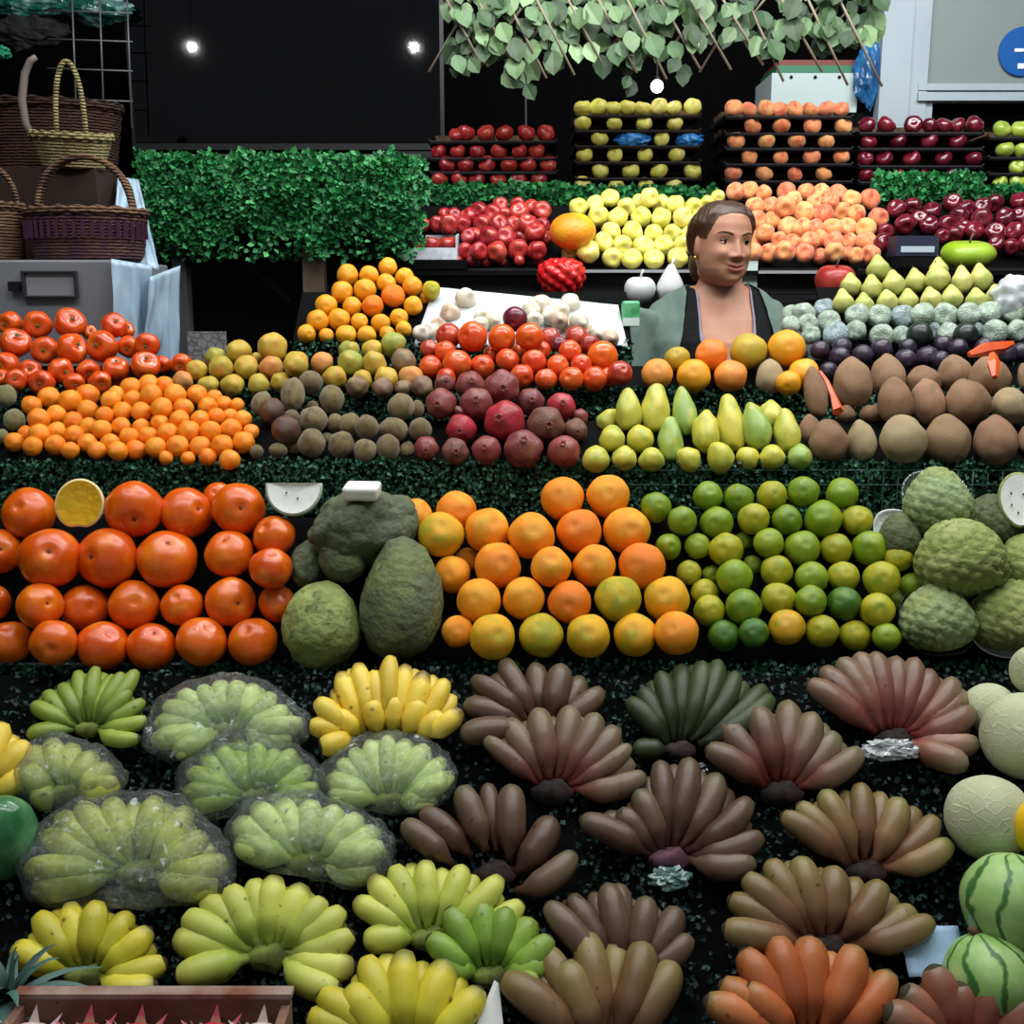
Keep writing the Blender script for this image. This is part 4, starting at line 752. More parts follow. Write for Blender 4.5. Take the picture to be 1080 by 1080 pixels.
FOAM = plain('foam_white', '#d4dad6', .6, .4, 60, .5); CLM = wrap_mat('clam_clear', '#cfe0dc', .06)
def cup(label, x, y, rx, ry, off, mat, part_name='foam_tray', depth=.5, rot=0):
    t = T2.hit(x, y, off); k = t / F; p = CAM + ray(x, y) * t; b = MB(); n = 40; rings = []
    fr = Matrix((Vector((1, 0, 0)), T2.v, T2.n)).transposed() @ Matrix.Rotation(rot, 3, 'Z')
    prof = [(.55, -depth), (.85, -depth * .9), (1.0, -.1), (1.06, .0), (1.10, .0), (1.03, -.12), (.88, -depth * .95), (.55, -depth * 1.06)]
    vs, fs = [], []
    for (r, z) in prof:
        for j in range(n):
            a = 2 * PI * j / n; c_, s_ = math.cos(a), math.sin(a); q = (abs(c_) ** 2.6 + abs(s_) ** 2.6) ** (-1 / 2.6)
            vs.append(fr @ Vector((c_ * q * r * rx * k, s_ * q * r * ry * k, z * rx * k)))
    m_ = len(prof)
    for i in range(m_ - 1):
        for j in range(n): fs.append((i * n + j, i * n + (j + 1) % n, (i + 1) * n + (j + 1) % n, (i + 1) * n + j))
    fs += [tuple(range(n)), tuple((m_ - 1) * n + j for j in range(n))[::-1]]
    o = obj(part_name, mesh(part_name, vs, fs, mat), None, p); return tag(o, label, 'tray', 'trays under the cherimoyas')
H = math.pi
bumpy('cherimoya', 'grey-green cherimoya at the top, rimmed by a clear cup', 'cherimoya', GC, 989, 529, 32, 35, 0, T2, chm2, p_heart, 120, .09, False, off=.055, seed=1)
bumpy('cherimoya', 'large heart-shaped light green cherimoya in the centre of its group', 'cherimoya', GC, 1013, 588, 43, 40, 0, T2, chm, p_heart, 150, .10, False, off=.085, seed=2)
bumpy('cherimoya', 'mint-green cherimoya in a clear cup beside the bottom green mandarins', 'cherimoya', GC, 988, 651, 35, 34, 0, T2, chm2, p_heart, 120, .10, False, off=.06, seed=3)
bumpy('cherimoya', 'cherimoya in a white foam cup at the bottom of the right edge', 'cherimoya', GC, 1066, 648, 38, 36, .1, T2, chm, p_heart, 130, .10, False, off=.065, seed=4)
bumpy('cherimoya', 'cherimoya halfway up the right edge, cut off by the picture', 'cherimoya', GC, 1082, 592, 26, 30, 0, T2, chm, p_heart, 110, .05, False, off=.06, seed=5)
bumpy('cherimoya', 'dull grey cherimoya half hidden behind the green mandarins', 'cherimoya', GC, 949, 566, 21, 26, -.1, T2, chd, p_heart, 90, .04, False, off=.035, seed=6)
bumpy('cherimoya', 'dark cherimoya under the white cut half', 'cherimoya', GC, 1048, 548, 29, 27, .4, T2, chd, p_heart, 110, .05, False, off=.04, seed=7)
half('cut_cherimoya', 'halved white cherimoya with dark seeds at the right edge', 'cut fruit', 1078, 528, 24, 31, .10, chm, WF, T2, tilt=.2, seeds=[(-.4, .3), (-.5, -.1), (-.3, -.4), (.1, .2)], rotz=.15)
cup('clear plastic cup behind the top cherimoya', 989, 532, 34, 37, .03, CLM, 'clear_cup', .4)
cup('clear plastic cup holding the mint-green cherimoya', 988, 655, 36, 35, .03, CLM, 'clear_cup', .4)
cup('white foam cup holding the bottom cherimoya at the right edge', 1064, 652, 42, 40, .03, FOAM, 'foam_cup', .4)
cup('white foam cup with the dull grey cherimoya', 946, 566, 22, 29, .018, FOAM, 'foam_cup', .3)
# melons
def netmat(name, a, b_, scale=26):
    n = N(name); v = n('TexVoronoi', feature='DISTANCE_TO_EDGE'); v.inputs['Scale'].default_value = scale; n.w(n.tc.outputs['Object'], v.inputs['Vector'])
    f = n.ramp(v.outputs['Distance'], [(.02, 1.), (.09, 0.)]); nz = n.ramp(n.noise(18, 4), [(.4, .1), (.65, 1.)])
    mm = n('Math', operation='MULTIPLY'); n.w(f, mm.inputs[0]); n.w(nz, mm.inputs[1])
    return n.bsdf(n.mix(mm.outputs[0], n.mix(n.ramp(n.noise(6, 2), [(.4, 0.), (.7, 1.)]), a, '#c3c8a4'), b_), .6, .3, f, .25, .006)
def stripemat(name):
    n = N(name); sx = n('SeparateXYZ'); n.w(n.tc.outputs['Object'], sx.inputs[0]); at_ = n('Math', operation='ARCTAN2'); n.w(sx.outputs[0], at_.inputs[0]); n.w(sx.outputs[1], at_.inputs[1])
    nz = n.noise(22, 4); ma = n('Math', operation='MULTIPLY_ADD'); n.w(nz, ma.inputs[0]); ma.inputs[1].default_value = .9; n.w(at_.outputs[0], ma.inputs[2])
    m2 = n('Math', operation='MULTIPLY'); n.w(ma.outputs[0], m2.inputs[0]); m2.inputs[1].default_value = 9; s_ = n('Math', operation='SINE'); n.w(m2.outputs[0], s_.inputs[0])
    return n.bsdf(n.mix(n.ramp(s_.outputs[0], [(.6, 0.), (.92, 1.)]), n.mix(n.ramp(n.noise(30, 4), [(.4, 0.), (.65, 1.)]), '#8fb866', '#a9c982'), '#3f6e34'), .35, .4)
MEL = netmat('melon_netted', '#b3b893', '#c9ccb0', 60); WML = stripemat('watermelon_skin'); YML = plain('yellow_melon_skin', '#e8bc18', .35, .4, 30, .1)
def melon(name, label, cat, x, y, rx, ry, off, mat, axis=(0, -.2, 1), group=None, stem=False):
    t = T1.hit(x, y, off); k = t / F; p = CAM + ray(x, y) * t
    vs, fs = rev(p_round, 56, 36, .03, 3); q = Vector(axis).normalized().to_track_quat('Z', 'Y').to_matrix()
    o = obj(name, mesh(name, [Vector((v.x * rx * k, v.y * rx * k, v.z * ry * k)) for v in vs], fs, mat), None, p); o.rotation_euler = q.to_euler(); tag(o, label, cat, group)
    if stem: MB().tube([(0, 0, ry * k * .97), (.004, 0, ry * k * 1.04), (.012, .004, ry * k * 1.12)], [.008, .005, .006], 8).build('stem', plain('stalk_brown', '#5b4a2c', .8), o, smooth=True)
    return o
GM = 'pale netted melons at the right edge'
melon('melon', 'pale netted melon whole in view between the tan bananas and the yellow melon', 'melon', 1042, 862, 44, 44, .075, MEL, (.3, -.6, 1), GM)
melon('melon', 'large pale netted melon above the whole one, cut by the right edge', 'melon', 1081, 776, 45, 45, .085, MEL, (-.2, -.3, 1), GM)
melon('melon', 'uppermost pale melon at the right edge', 'melon', 1087, 706, 21, 26, .09, MEL, (0, -.3, 1), GM)
melon('melon', 'greyish melon half hidden behind the large pale one', 'melon', 1044, 748, 28, 27, .04, MEL, (.5, -.3, 1), GM)
melon('yellow_melon', 'bright yellow melon touching the right edge', 'melon', 1094, 872, 25, 31, .12, YML, (.2, -.1, 1))
melon('watermelon', 'round light green striped watermelon below the melons', 'watermelon', 1066, 952, 51, 51, .09, WML, (-.15, -.45, -1), None, True)
melon('watermelon', 'striped watermelon lowest at the right edge', 'watermelon', 1042, 1030, 46, 44, .062, WML, (-.2, .5, 1.1), None, True)
t = T1.hit(985, 1003, .042); p = CAM + ray(985, 1003) * t; fr = Matrix((Vector((1, 0, 0)), T1.v, T1.n)).transposed()
b = MB(); 
for i in range(9):
    for j in range(9): b.v.append(fr @ Vector(((i - 4) * .011, (j - 4) * .009, .006 * noise.noise(Vector((i * .5, j * .5, 0))))))
for i in range(8):
    for j in range(8): b.f.append((i * 9 + j, (i + 1) * 9 + j, (i + 1) * 9 + j + 1, i * 9 + j + 1)); b.m.append(0)
o = b.build('blue_sheet', plain('sheet_blue', '#9dbcd8', .6), None, p, True); so = o.modifiers.new('thick', 'SOLIDIFY'); so.thickness = .002; tag(o, 'pale blue paper sheet between the red bananas and the watermelons', 'paper')
# lower left: green papaya in film, pineapple crown, crate of pitayas
melon('green_papaya', 'glossy dark green papaya at the left edge beside the big wrapped hand', 'papaya', 2, 885, 36, 52, .05, plain('papaya_green', '#2f6a3c', .2, .6, 20, .2, col2='#5f9a68', nscale=14), (.3, -.3, 1))
PIN = foliage_mat('pineapple_leaf', ['#3f5f58', '#55786e', '#2f4a44', '#6a8c84']) 
def pineapple(x, y):
    t = T1.hit(x, y, .11); p = CAM + ray(x, y) * t; e = empty('pineapple', p, 'pineapple with blue-green spiky crown in the lower left corner', 'pineapple')
    vs, fs = rev(p_round, 32, 24); bd = obj('body', mesh('body', [Vector((v.x * .055, v.y * .055, v.z * .08 - .09)) for v in vs], fs, plain('pineapple_skin', '#7a6a30', .7, .3, 60, .8)), e)
    for k in range(26):
        a = k * 2.4; el = .25 + .045 * k; L = .11 + .05 * R.random(); d = Vector((math.cos(a) * math.cos(el), math.sin(a) * math.cos(el) - .2, math.sin(el))).normalized(); s_ = d.cross(Vector((0, 0, 1)) if abs(d.z) < .9 else Vector((1, 0, 0))).normalized(); nn = s_.cross(d); b = MB(); vv = []
        for i in range(6):
            u = i / 5; w = .010 * (1 - u) ** .7 + .0006; q = d * (L * u) - nn * (-.0) + Vector((0, 0, -.05 * u * u * L / .1)) + Vector((0, 0, -.012))
            vv += [q - s_ * w, q + nn * .002, q + s_ * w]
        ff = [(i * 3 + j, i * 3 + j + 1, i * 3 + j + 4, i * 3 + j + 3) for i in range(5) for j in (0, 1)]
        me = mesh('crown_leaf', vv, ff, PIN); at_ = me.attributes.new('leaf', 'FLOAT', 'FACE'); at_.data.foreach_set('value', [R.random()] * len(ff)); obj('crown_leaf', me, e)
pineapple(10, 1048)
CW = plain('crate_wood', '#8a6a58', .8, .3, 40, .3, col2='#6a4638', nscale=12)
pc = at(163, 1049, 1.27); cr = empty('fruit_crate', pc, 'shallow wooden crate at the bottom edge holding dragon fruit', 'crate')
wd = at(305, 1049, 1.27).x - at(18, 1049, 1.27).x; MB().box((pc.x, pc.y - .11 - 2.1, pc.z - .31), (wd + .1, .24, .42)).build('front_ledge', BLK, stand)
MB().box((0, .0, -.04), (wd, .012, .08)).build('back_board', CW, cr); MB().box((0, -.11, -.085), (wd, .23, .01)).build('bottom', plain('crate_red', '#5a1e1c', .8), cr)
for s_ in (-1, 1): MB().box((s_ * (wd / 2 - .005), -.11, -.045), (.012, .22, .07)).build('side_board', CW, cr)
MB().box((0, -.22, -.06), (wd, .012, .05)).build('front_board', CW, cr)
MB().box((0, 0, .003), (wd + .006, .018, .007)).build('rim', plain('crate_rim', '#a08c80', .8, col2='#7a4a38', nscale=14), cr)
PIT = fruit_mat('pitaya_skin', ['#a8243c', '#b82c44'], '#c85a68', (.5, .7), 14, None, 8, rough=.4, pores=20, bstr=.3); PITF = plain('pitaya_scale', '#c0506a', .5, col2='#b8c080', nscale=30)
def pitaya(x, Yo, label, white=False):
    p = Vector((pc.x + x, pc.y - Yo, pc.z - .045)); e = empty('dragon_fruit', p, label, 'dragon fruit', 'dragon fruit in the wooden crate')
    vs, fs = rev(p_round, 24, 16, .06, x * 40); m_ = PIT if not white else plain('pitaya_pale', '#d8c2c0', .6, col2='#b08a8c', nscale=40)
    obj('skin', mesh('skin', [v * .034 for v in vs], fs, m_), e)
    for k in range(9):
        a = k * .7; el = (k % 3) * .5 + .1; d = Vector((math.cos(a) * math.cos(el), math.sin(a) * math.cos(el), math.sin(el))); s_ = d.cross(UP).normalized(); tp = (d + UP * .25).normalized()
        b = MB().add([d * .032 - s_ * .008, d * .032 + s_ * .008, d * .036 + tp * .020, d * .031], [(0, 1, 2), (0, 2, 3), (3, 2, 1), (0, 3, 1)]); b.build('scale', PITF if not white else m_, e)
pitaya(-.075, .05, 'reddish dragon fruit in the crate, first of three red ones'); pitaya(-.01, .05, 'red dragon fruit in the middle of the crate'); pitaya(.085, .05, 'red dragon fruit near the right crate side'); pitaya(-.145, .05, 'whitish dried dragon fruit at the left crate side', True); pitaya(.145, .05, 'small white dragon fruit in the right crate corner', True)
# ---------------------------------------------------------------- room
WALLM = plain('wall_black', '#050506', .95, .05); FLR = plain('floor_concrete', '#3a3a3c', .7, .3, 30, .2, col2='#2c2c2e', nscale=3)
structure(MB().box((0, 1.3, -.03), (8, 8, .06)).build('floor', FLR)); structure(MB().box((0, 5.03, 2.0), (8, .06, 4.0)).build('wall_back', WALLM))
structure(MB().box((-3.6, 1.9, 2.0), (.06, 6.2, 4.0)).build('wall_left', WALLM)); structure(MB().box((3.6, 1.9, 2.0), (.06, 6.2, 4.0)).build('wall_right', WALLM))
structure(MB().box((0, 2.3, 4.03), (8, 5.6, .06)).build('ceiling', plain('ceiling_dark', '#2a2b2e', .8)))
tag(MB().box((.6, 3.06, .1), (.76, .40, .2)).build('platform', plain('duckboard', '#4a3c30', .8)), 'low wooden platform the woman stands on', 'platform')
# ---------------------------------------------------------------- back shelf
a6, b6 = CAM + ray(540, 285) * T6.hit(540, 285, 0), CAM + ray(540, 217) * T6.hit(540, 217, 0)
bs = empty('back_shelf', (0.9, 3.7, 0), 'black back shelf that carries apple and peach heaps behind the woman', 'shelf')
X0, X1 = -.38, 1.95; dx = -.9
mb = MB(); mb.add([(x + dx, p.y - 3.7, p.z + d) for d in (0, -.015) for p in (a6, b6) for x in (X0, X1)], [(0, 1, 3, 2), (4, 6, 7, 5), (0, 4, 5, 1), (2, 3, 7, 6), (0, 2, 6, 4), (1, 5, 7, 3)]); mb.build('sloped_board', BLK, bs)
zt = at(540, 204.5, TRAY_Y).z - .008
MB().box(((X0 + X1) / 2 + dx, .375, zt - .012), (X1 - X0, .37, .02)).build('upper_board', BLK, bs)
CRB = plain('crate_black', '#141518', .5, .4, 12, .2)
for (xa, xb) in ((425, 585), (588, 737), (800, 900), (903, 975), (978, 1110)):
    pa, pb = at(xa, 283, 3.52), at(xb, 283, 3.52); w = pb.x - pa.x
    c = MB().box((0, 0, -.07), (w, .012, .14)); c.box((0, -.008, -.006), (w, .01, .012))
    for k in range(3): c.box((0, -.007, -.045 - .03 * k), (w * .9, .006, .006))
    c.build('crate_front', CRB, bs, ((pa.x + pb.x) / 2 - .9, 3.52 - 3.7, pa.z))
MB().box(((X0 + X1) / 2 + dx, .06, .75), (X1 - X0, .5, 1.38)).build('cabinet', BLK, bs)
for (xa, xb, y_) in ((590, 737, 277), (800, 900, 278)):
    pa, pb = at(xa, y_ + 9, 3.45), at(xb, y_ + 9, 3.45); MB().box((0, 0, 0), (pb.x - pa.x, .008, .009)).build('shelf_edge', plain('edge_grey', '#8b8d90', .5), bs, ((pa.x + pb.x) / 2 - .9, 3.45 - 3.7, pa.z))
p = at(791, 290, 3.49); MB().box((0, 0, 0), (.045, .01, .085)).build('price_plate', plain('plate_pale', '#b9cfc4', .4), bs, (p.x - .9, 3.49 - 3.7, p.z))
# white carton of red fruit
pa, pb = at(424, 280, 3.46), at(482, 280, 3.46); w = pb.x - pa.x; zb = at(424, 273, 3.46).z; ct = empty('fruit_carton', ((pa.x + pb.x) / 2, 3.47, zb), 'open white carton of red fruit at the end of the back shelf', 'carton')
CWH = plain('carton_white', '#d2d4d8', .7, col2='#b4bcc8', nscale=50)
MB().box((0, 0, .016), (w, .006, .036)).build('front_panel', CWH, ct); MB().box((0, .075, -.001), (w, .15, .004)).build('bottom', CWH, ct); MB().box((0, .15, .035), (w, .006, .09)).build('back_panel', CWH, ct)
for s_ in (-1, 1): MB().add([(s_ * w / 2, 0, 0), (s_ * w / 2, .15, 0), (s_ * w / 2, .15, .085), (s_ * w / 2, 0, .07), (s_ * (w / 2 - .004), 0, 0), (s_ * (w / 2 - .004), .15, 0), (s_ * (w / 2 - .004), .15, .085), (s_ * (w / 2 - .004), 0, .07)], [(0, 1, 2, 3), (7, 6, 5, 4), (0, 4, 5, 1), (1, 5, 6, 2), (2, 6, 7, 3), (3, 7, 4, 0)]).build('side_panel', CWH, ct)
MB().box((0, .0755, -.017), (w + .06, .17, .028)).build('ledge', BLK, ct)
for k in range(3):
    o = bpy.data.objects.new('red_apple', shape_mesh('apple', red, k)); C.objects.link(o); o.location = (ct.location.x + (k - 1) * w * .31, 3.47 + .045, zb + .045); o.scale = (.030,) * 3
    tag(o, f'{ORD[k]} red apple from the left inside the white carton', 'apple', 'red apples in the white carton')
# oversized show fruit
def show(name, shape, label, cat, x, y, rx, ry, Y, mat, part=None, axis=(0, -.15, 1), fac=0):
    p = at(x, y, Y); k = ray(x, y).length and Y / ray(x, y).y / F; fn = SHAPES[shape][0]; vs, fs = rev(fn, 48, 32, .03, 2, fac, 7 if fac else 0)
    q = Vector(axis).normalized().to_track_quat('Z', 'Y').to_matrix(); o = obj(name, mesh(name, [Vector((v.x * rx * k, v.y * rx * k, v.z * ry * k)) for v in vs], fs, mat), None, p); o.rotation_euler = q.to_euler(); tag(o, label, cat)
    if part == 'stem': MB().tube([(0, 0, ry * k * .62), (.002, 0, ry * k * .95), (.008, 0, ry * k * 1.25)], [.004, .003, .004], 8).build('stem', mat if 'white' in label else plain('stalk_brown', '#5b4a2c', .8), o, smooth=True)
    return o
show('large_citrus', 'citrus', 'very large orange and yellow citrus between the red and yellow apples', 'citrus', 604, 244, 24.5, 21, 3.50, fruit_mat('show_orange', ['#ec8a1c', '#ec8a1c'], '#eab428', (.42, .6), 9, None, 9, rough=.4, pores=150, bstr=.2))
show('show_apple', 'apple', 'white ornamental apple with stem beside the woman', 'ornament', 675, 306, 16.5, 17, 3.40, plain('show_white', '#cfd2d0', .35), 'stem')
show('show_pear', 'pear', 'white ornamental pear behind the woman\'s shoulder', 'ornament', 707, 300, 15, 22, 3.42, plain('show_white', '#cfd2d0', .35), 'stem')
show('show_apple', 'apple', 'oversized dark red ornamental apple beside the pears', 'ornament', 881, 297, 21, 21, 3.28, plain('show_red', '#8c2020', .3, col2='#b04038', nscale=8), 'stem')
show('show_apple', 'apple', 'oversized bright green ornamental apple above the pears', 'ornament', 1021, 269, 27.5, 18, 3.36, plain('show_green', '#84a41c', .3, col2='#9cb83c', nscale=8), 'stem')
sb = empty('strawberry_ornament', at(592, 294, 3.40), 'shiny red lumpy ornament like a big berry under the yellow apples', 'ornament')
k = 3.40 / F; vs, fs = rev(lambda th: (math.sin(th) ** .8 * (1 + .22 * math.cos(th)) , .85 * math.cos(th)), 60, 40)
from mathutils import kdtree
gs = []
for i in range(70):
    z = 1 - 2 * (i + .5) / 70; a = i * 2.39996; gs.append(Vector((math.sqrt(1 - z * z) * math.cos(a), math.sqrt(1 - z * z) * math.sin(a), z)))
kd = kdtree.KDTree(70); [kd.insert(q, i) for i, q in enumerate(gs)]; kd.balance()
vs = [v * (1 + .16 * max(0, 1 - (kd.find(v.normalized())[2] / .22) ** 2)) for v in vs]
obj('body', mesh('body', [Vector((v.x * 22 * k, v.y * 22 * k, v.z * 22 * k)) for v in vs], fs, plain('berry_red', '#c4161e', .15, .6, col2='#d8342c', nscale=20)), sb)
MB().box((0, 0, -.077), (.10, .10, .025)).build('foot', BLK, sb)
MB().box((0, 0, 0), (.5, .22, .04)).build('x', BLK) if False else None
LEDGE = tag(MB().box((at(645, 318, 3.40).x, 3.40, at(640, 322, 3.40).z / 2), (.46, .16, at(640, 322, 3.40).z)).build('side_table', BLK), 'black side table with white ornaments behind the onions', 'table')
LEDGE2 = tag(MB().box((at(960, 312, 3.30).x, 3.31, at(960, 316, 3.28).z / 2), (.56, .22, at(960, 316, 3.28).z)).build('side_table', BLK), 'black side table with the red and green ornaments behind the pears', 'table')
MB().box(((X0 + X1) / 2 + dx, -.205, a6.z - .010), (X1 - X0, .075, .014)).build('front_lip', BLK, bs)
pg = at(1021, 286, 3.36); zl = at(960, 316, 3.28).z; tag(MB().box((pg.x, 3.36, (pg.z + zl) / 2), (.11, .10, pg.z - zl)).build('pedestal', BLK), 'small black pedestal under the green ornament', 'pedestal')
# garnish
leaf_strip('dark green garnish in front of the red apple stack', Vector((0, 3.84, at(540, 216, 3.84).z)), UP, .06, at(432, 0, 3.84).x, at(600, 0, 3.84).x, 1500, FR, .022, FOL2, .05, name='garnish_foliage')
leaf_strip('green garnish in front of the yellow apple stack', Vector((0, 3.86, at(540, 214, 3.86).z)), UP, .045, at(600, 0, 3.86).x, at(760, 0, 3.86).x, 900, FR, .022, FOL2, .05, name='garnish_foliage')
leaf_strip('green parsley garnish in front of the dark apple stack', Vector((0, 3.84, at(540, 214, 3.84).z)), UP, .085, at(930, 0, 3.84).x, at(1045, 0, 3.84).x, 1900, FR, .024, FOL2, .06, name='garnish_foliage')
leaf_strip('green garnish in front of the green apple stack', Vector((0, 3.84, at(540, 212, 3.84).z)), UP, .04, at(1045, 0, 3.84).x, at(1100, 0, 3.84).x, 500, FR, .022, FOL2, .05, name='garnish_foliage')
# blue bags in the yellow stack
BLU = plain('bag_blue', '#1a6ac8', .25, .6, 16, .8, col2='#3c96e0', nscale=9)
def blob(name, label, cat, p, rx, ry, rz, mat, amp=.4, seed=1, sm=False, seg=32):
    vs, fs = rev(p_round, seg, seg // 2); vs = [Vector((v.x * rx, v.y * ry, v.z * rz)) * (1 + amp * noise.noise(v * 2.4 + Vector((seed, 0, 0))) + amp * .4 * noise.noise(v * 6)) for v in vs]
    return tag(obj(name, mesh(name, vs, fs, mat, sm), None, p), label, cat)
for (x, y, rx, l) in ((667, 147, 17, 'wider blue plastic bag stuffed in the third tray of yellow apples'), (727, 147, 13, 'narrow blue plastic bag at the end of the third tray of yellow apples')):
    k = TRAY_Y / F; blob('plastic_bag', l, 'bag', at(x, y, TRAY_Y + .03), rx * k, .03, 7.5 * k, BLU, .35, x)
# ---------------------------------------------------------------- television, hedge, left corner
pa, pb = at(140, 158, 4.3), at(469, 158, 4.3); w = pb.x - pa.x; tv = empty('television', ((pa.x + pb.x) / 2, 4.3, pa.z), 'large black glossy television above the hedge reflecting two lamps', 'television')
ht = w * .5625; gl_ = N('tv_glass').bsdf('#020203', .045, .3); 
MB().box((0, .02, ht / 2), (w, .04, ht)).build('housing', plain('tv_black', '#0b0b0c', .4), tv); MB().box((0, -.002, ht / 2 + .008), (w - .03, .006, ht - .035)).build('screen', gl_, tv)
MB().box((w * .42, .03, -.02), (.2, .05, .03)).build('bracket', plain('tv_black', '#0b0b0c', .4), tv)
pa, pb = at(180, 161, 4.26), at(440, 161, 4.26); tag(MB().box(((pa.x + pb.x) / 2, 4.29, pa.z - .02), (pb.x - pa.x, .05, .03)).build('metal_rail', plain('rail_grey', '#54544e', .5)), 'pale metal rail under the television', 'rail')
def hedge(label, x0, x1, y0, y1, Y, dep, n, m, size, name='boxwood_hedge'):
    sp = []; A, B = at(x0, y0, Y), at(x1, y1, Y)
    for _ in range(n):
        u, v, w_ = R.random(), R.random(), R.random() ** 2.2
        zb = .5 + .5 * math.sin(u * 9 + 1) * .25; p = Vector((A.x + (B.x - A.x) * u, Y + dep * w_, A.z + (B.z - A.z) * v))
        edge = min(u, 1 - u) * 8; top = v; rr_ = noise.noise(Vector((p.x * 9, p.z * 9, 1))) * .03
        if v > .72 + .28 * noise.noise(Vector((u * 7, 2, 0))) + .12 and R.random() < .85: continue
        if edge < .3 and R.random() < .5: continue
        p += Vector((0, rr_ * 1.6 - .03 * math.sin(PI * v), .03 * noise.noise(Vector((u * 14, 0, 3))) * (1 - v)))
        sp.append((p, (rv() + Vector((0, -.6, .2))).normalized(), (Vector((0, -1, .5)) + rv() * .8).normalized()))
    e = empty(name, ((A.x + B.x) / 2, Y + dep / 2, B.z), label, 'hedge')
    me = leaves_mesh('foliage', sp, m, size); o = obj('foliage', me, e); 
    for v in me.vertices: v.co -= e.location
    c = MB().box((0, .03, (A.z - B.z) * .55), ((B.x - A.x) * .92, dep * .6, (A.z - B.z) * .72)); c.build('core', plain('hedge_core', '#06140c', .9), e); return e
hedge('long artificial boxwood hedge below the television', 140, 446, 163, 274, 3.36, .22, 17000, FOL2, .020)
for (x, c, l) in ((331, '#6e6154', 'pale wooden post under the end of the hedge'), (190, '#44464a', 'grey post between the draped plastic and the dark gap')):
    a, b_ = at(x, 258, 3.42), at(x, 372, 3.42); tag(MB().box((a.x, 3.42, (a.z) / 2), ((22 if x > 300 else 14) * 3.42 / F, .05, a.z)).build('post', plain('post_' + c[1:], c, .8, col2='#5a4c40' if x > 300 else '#3c3e42', nscale=9)), l, 'post')
a = at(385, 310, 3.7); tag(MB().box((-1.0, 3.78, .62), (1.2, .05, 1.24)).build('black_board', BLK), 'black panel closing the gap under the hedge', 'panel')
# sloping strut in the gap
tag(MB().tube([at(252, 272, 3.6), at(306, 318, 3.6)], .012, 8).build('support_rail', plain('strut_dark', '#1d1d1f', .6)), 'dark sloping strut in the gap below the hedge', 'strut')
# cardboard sign
pa, pb = at(198, 362, 2.73), at(238, 362, 2.73); n = N('card_scribble'); v = n('TexVoronoi', feature='DISTANCE_TO_EDGE'); v.inputs['Scale'].default_value = 60; n.w(n.tc.outputs['Object'], v.inputs['Vector'])
cm = n.bsdf(n.mix(n.ramp(v.outputs['Distance'], [(.03, 1.), (.12, 0.)]), '#8a8a8c', '#5c5c60'), .8)
tag(MB().box(((pa.x + pb.x) / 2, 2.735, at(218, 366, 2.73).z), (pb.x - pa.x, .012, .075)).build('card_block', cm), 'small grey patterned card standing behind the guavas', 'card')
# grey metal cabinet with latch, draped plastic
GRY = plain('metal_grey', '#7d7e82', .45, .5, 6, .05, col2='#74767c', nscale=4); pa, pb = at(-60, 275, 2.86), at(121, 275, 2.86); zt = at(60, 274, 2.86).z
cb = empty('metal_cabinet', ((pa.x + pb.x) / 2, 2.86, 0), 'grey metal cabinet with a framed latch under the baskets', 'cabinet'); w = pb.x - pa.x
bevel(MB().box((0, .22, zt / 2), (w, .44, zt)).build('body', GRY, cb), .006)
p = at(53, 300, 2.85); l_ = MB(); k = 2.85 / F; W_, H_ = 27 * k, 12.5 * k
for s_ in (-1, 1): l_.box((0, 0, s_ * H_), (W_ * 2 + .01, .012, .007)).box((s_ * W_, 0, 0), (.009, .012, H_ * 2))
bevel(l_.build('latch_frame', plain('latch_dark', '#2c2c30', .4), cb, (p.x - cb.location.x, -.012, p.z)), .002); MB().box((0, 0, 0), (W_ * 1.9, .006, H_ * 1.85)).build('latch_plate', plain('latch_plate', '#8b8c90', .35), cb, (p.x - cb.location.x, -.005, p.z))
p = at(16, 302, 2.85); MB().box((0, 0, 0), (.028, .02, .024)).build('lock', plain('lock_black', '#101012', .4), cb, (p.x - cb.location.x, -.011, p.z))
def sheet(name, label, cat, pts, mat, nu=24, nv=18, amp=.012, th=.0015, seed=0, freq=7):
    (a, b_, c, d) = [Vector(q) for q in pts]; vs, fs = [], []       # corners: top-left, top-right, bottom-right, bottom-left
    nn = (b_ - a).cross(d - a).normalized()
    for j in range(nv + 1):
        for i in range(nu + 1):
            u, v = i / nu, j / nv; q = a.lerp(b_, u).lerp(d.lerp(c, u), v); f = noise.noise(Vector((u * freq + seed, v * freq * .45, seed))) + .5 * noise.noise(Vector((u * freq * 2.3, v * freq * .8, seed + 4)))
            vs.append(q + nn * amp * f * min(1, v * 4 + .1))
    for j in range(nv):
        for i in range(nu): k = j * (nu + 1) + i; fs.append((k, k + 1, k + nu + 2, k + nu + 1))
    o = obj(name, mesh(name, vs, fs, mat)); s_ = o.modifiers.new('thick', 'SOLIDIFY'); s_.thickness = th; return tag(o, label, cat)
PLS = plain('plastic_blue_white', '#a9c0cf', .3, .5, 10, .3, col2='#8ea8bc', nscale=5)
pd = empty('plastic_sheet', at(150, 275, 2.84), 'pale blue plastic sheet draped over the cabinet corner', 'plastic sheet')
def under(o, nm): 
    for k_ in ('label', 'category'): 
        if k_ in o: del o[k_]
    o.name = nm; o.parent = pd; o.matrix_parent_inverse = Matrix.Translation(-pd.location)
under(sheet('plastic_sheet', None, None, [at(117, 273, 2.84), at(160, 280, 2.92), at(166, 390, 2.95), at(119, 390, 2.82)], PLS, freq=3.2, amp=.022, seed=1), 'front_fold')
under(sheet('plastic_sheet', None, None, [at(158, 292, 2.90), at(190, 280, 3.02), at(188, 390, 3.02), at(150, 390, 2.87)], PLS, freq=3.2, amp=.022, seed=5), 'side_fold')
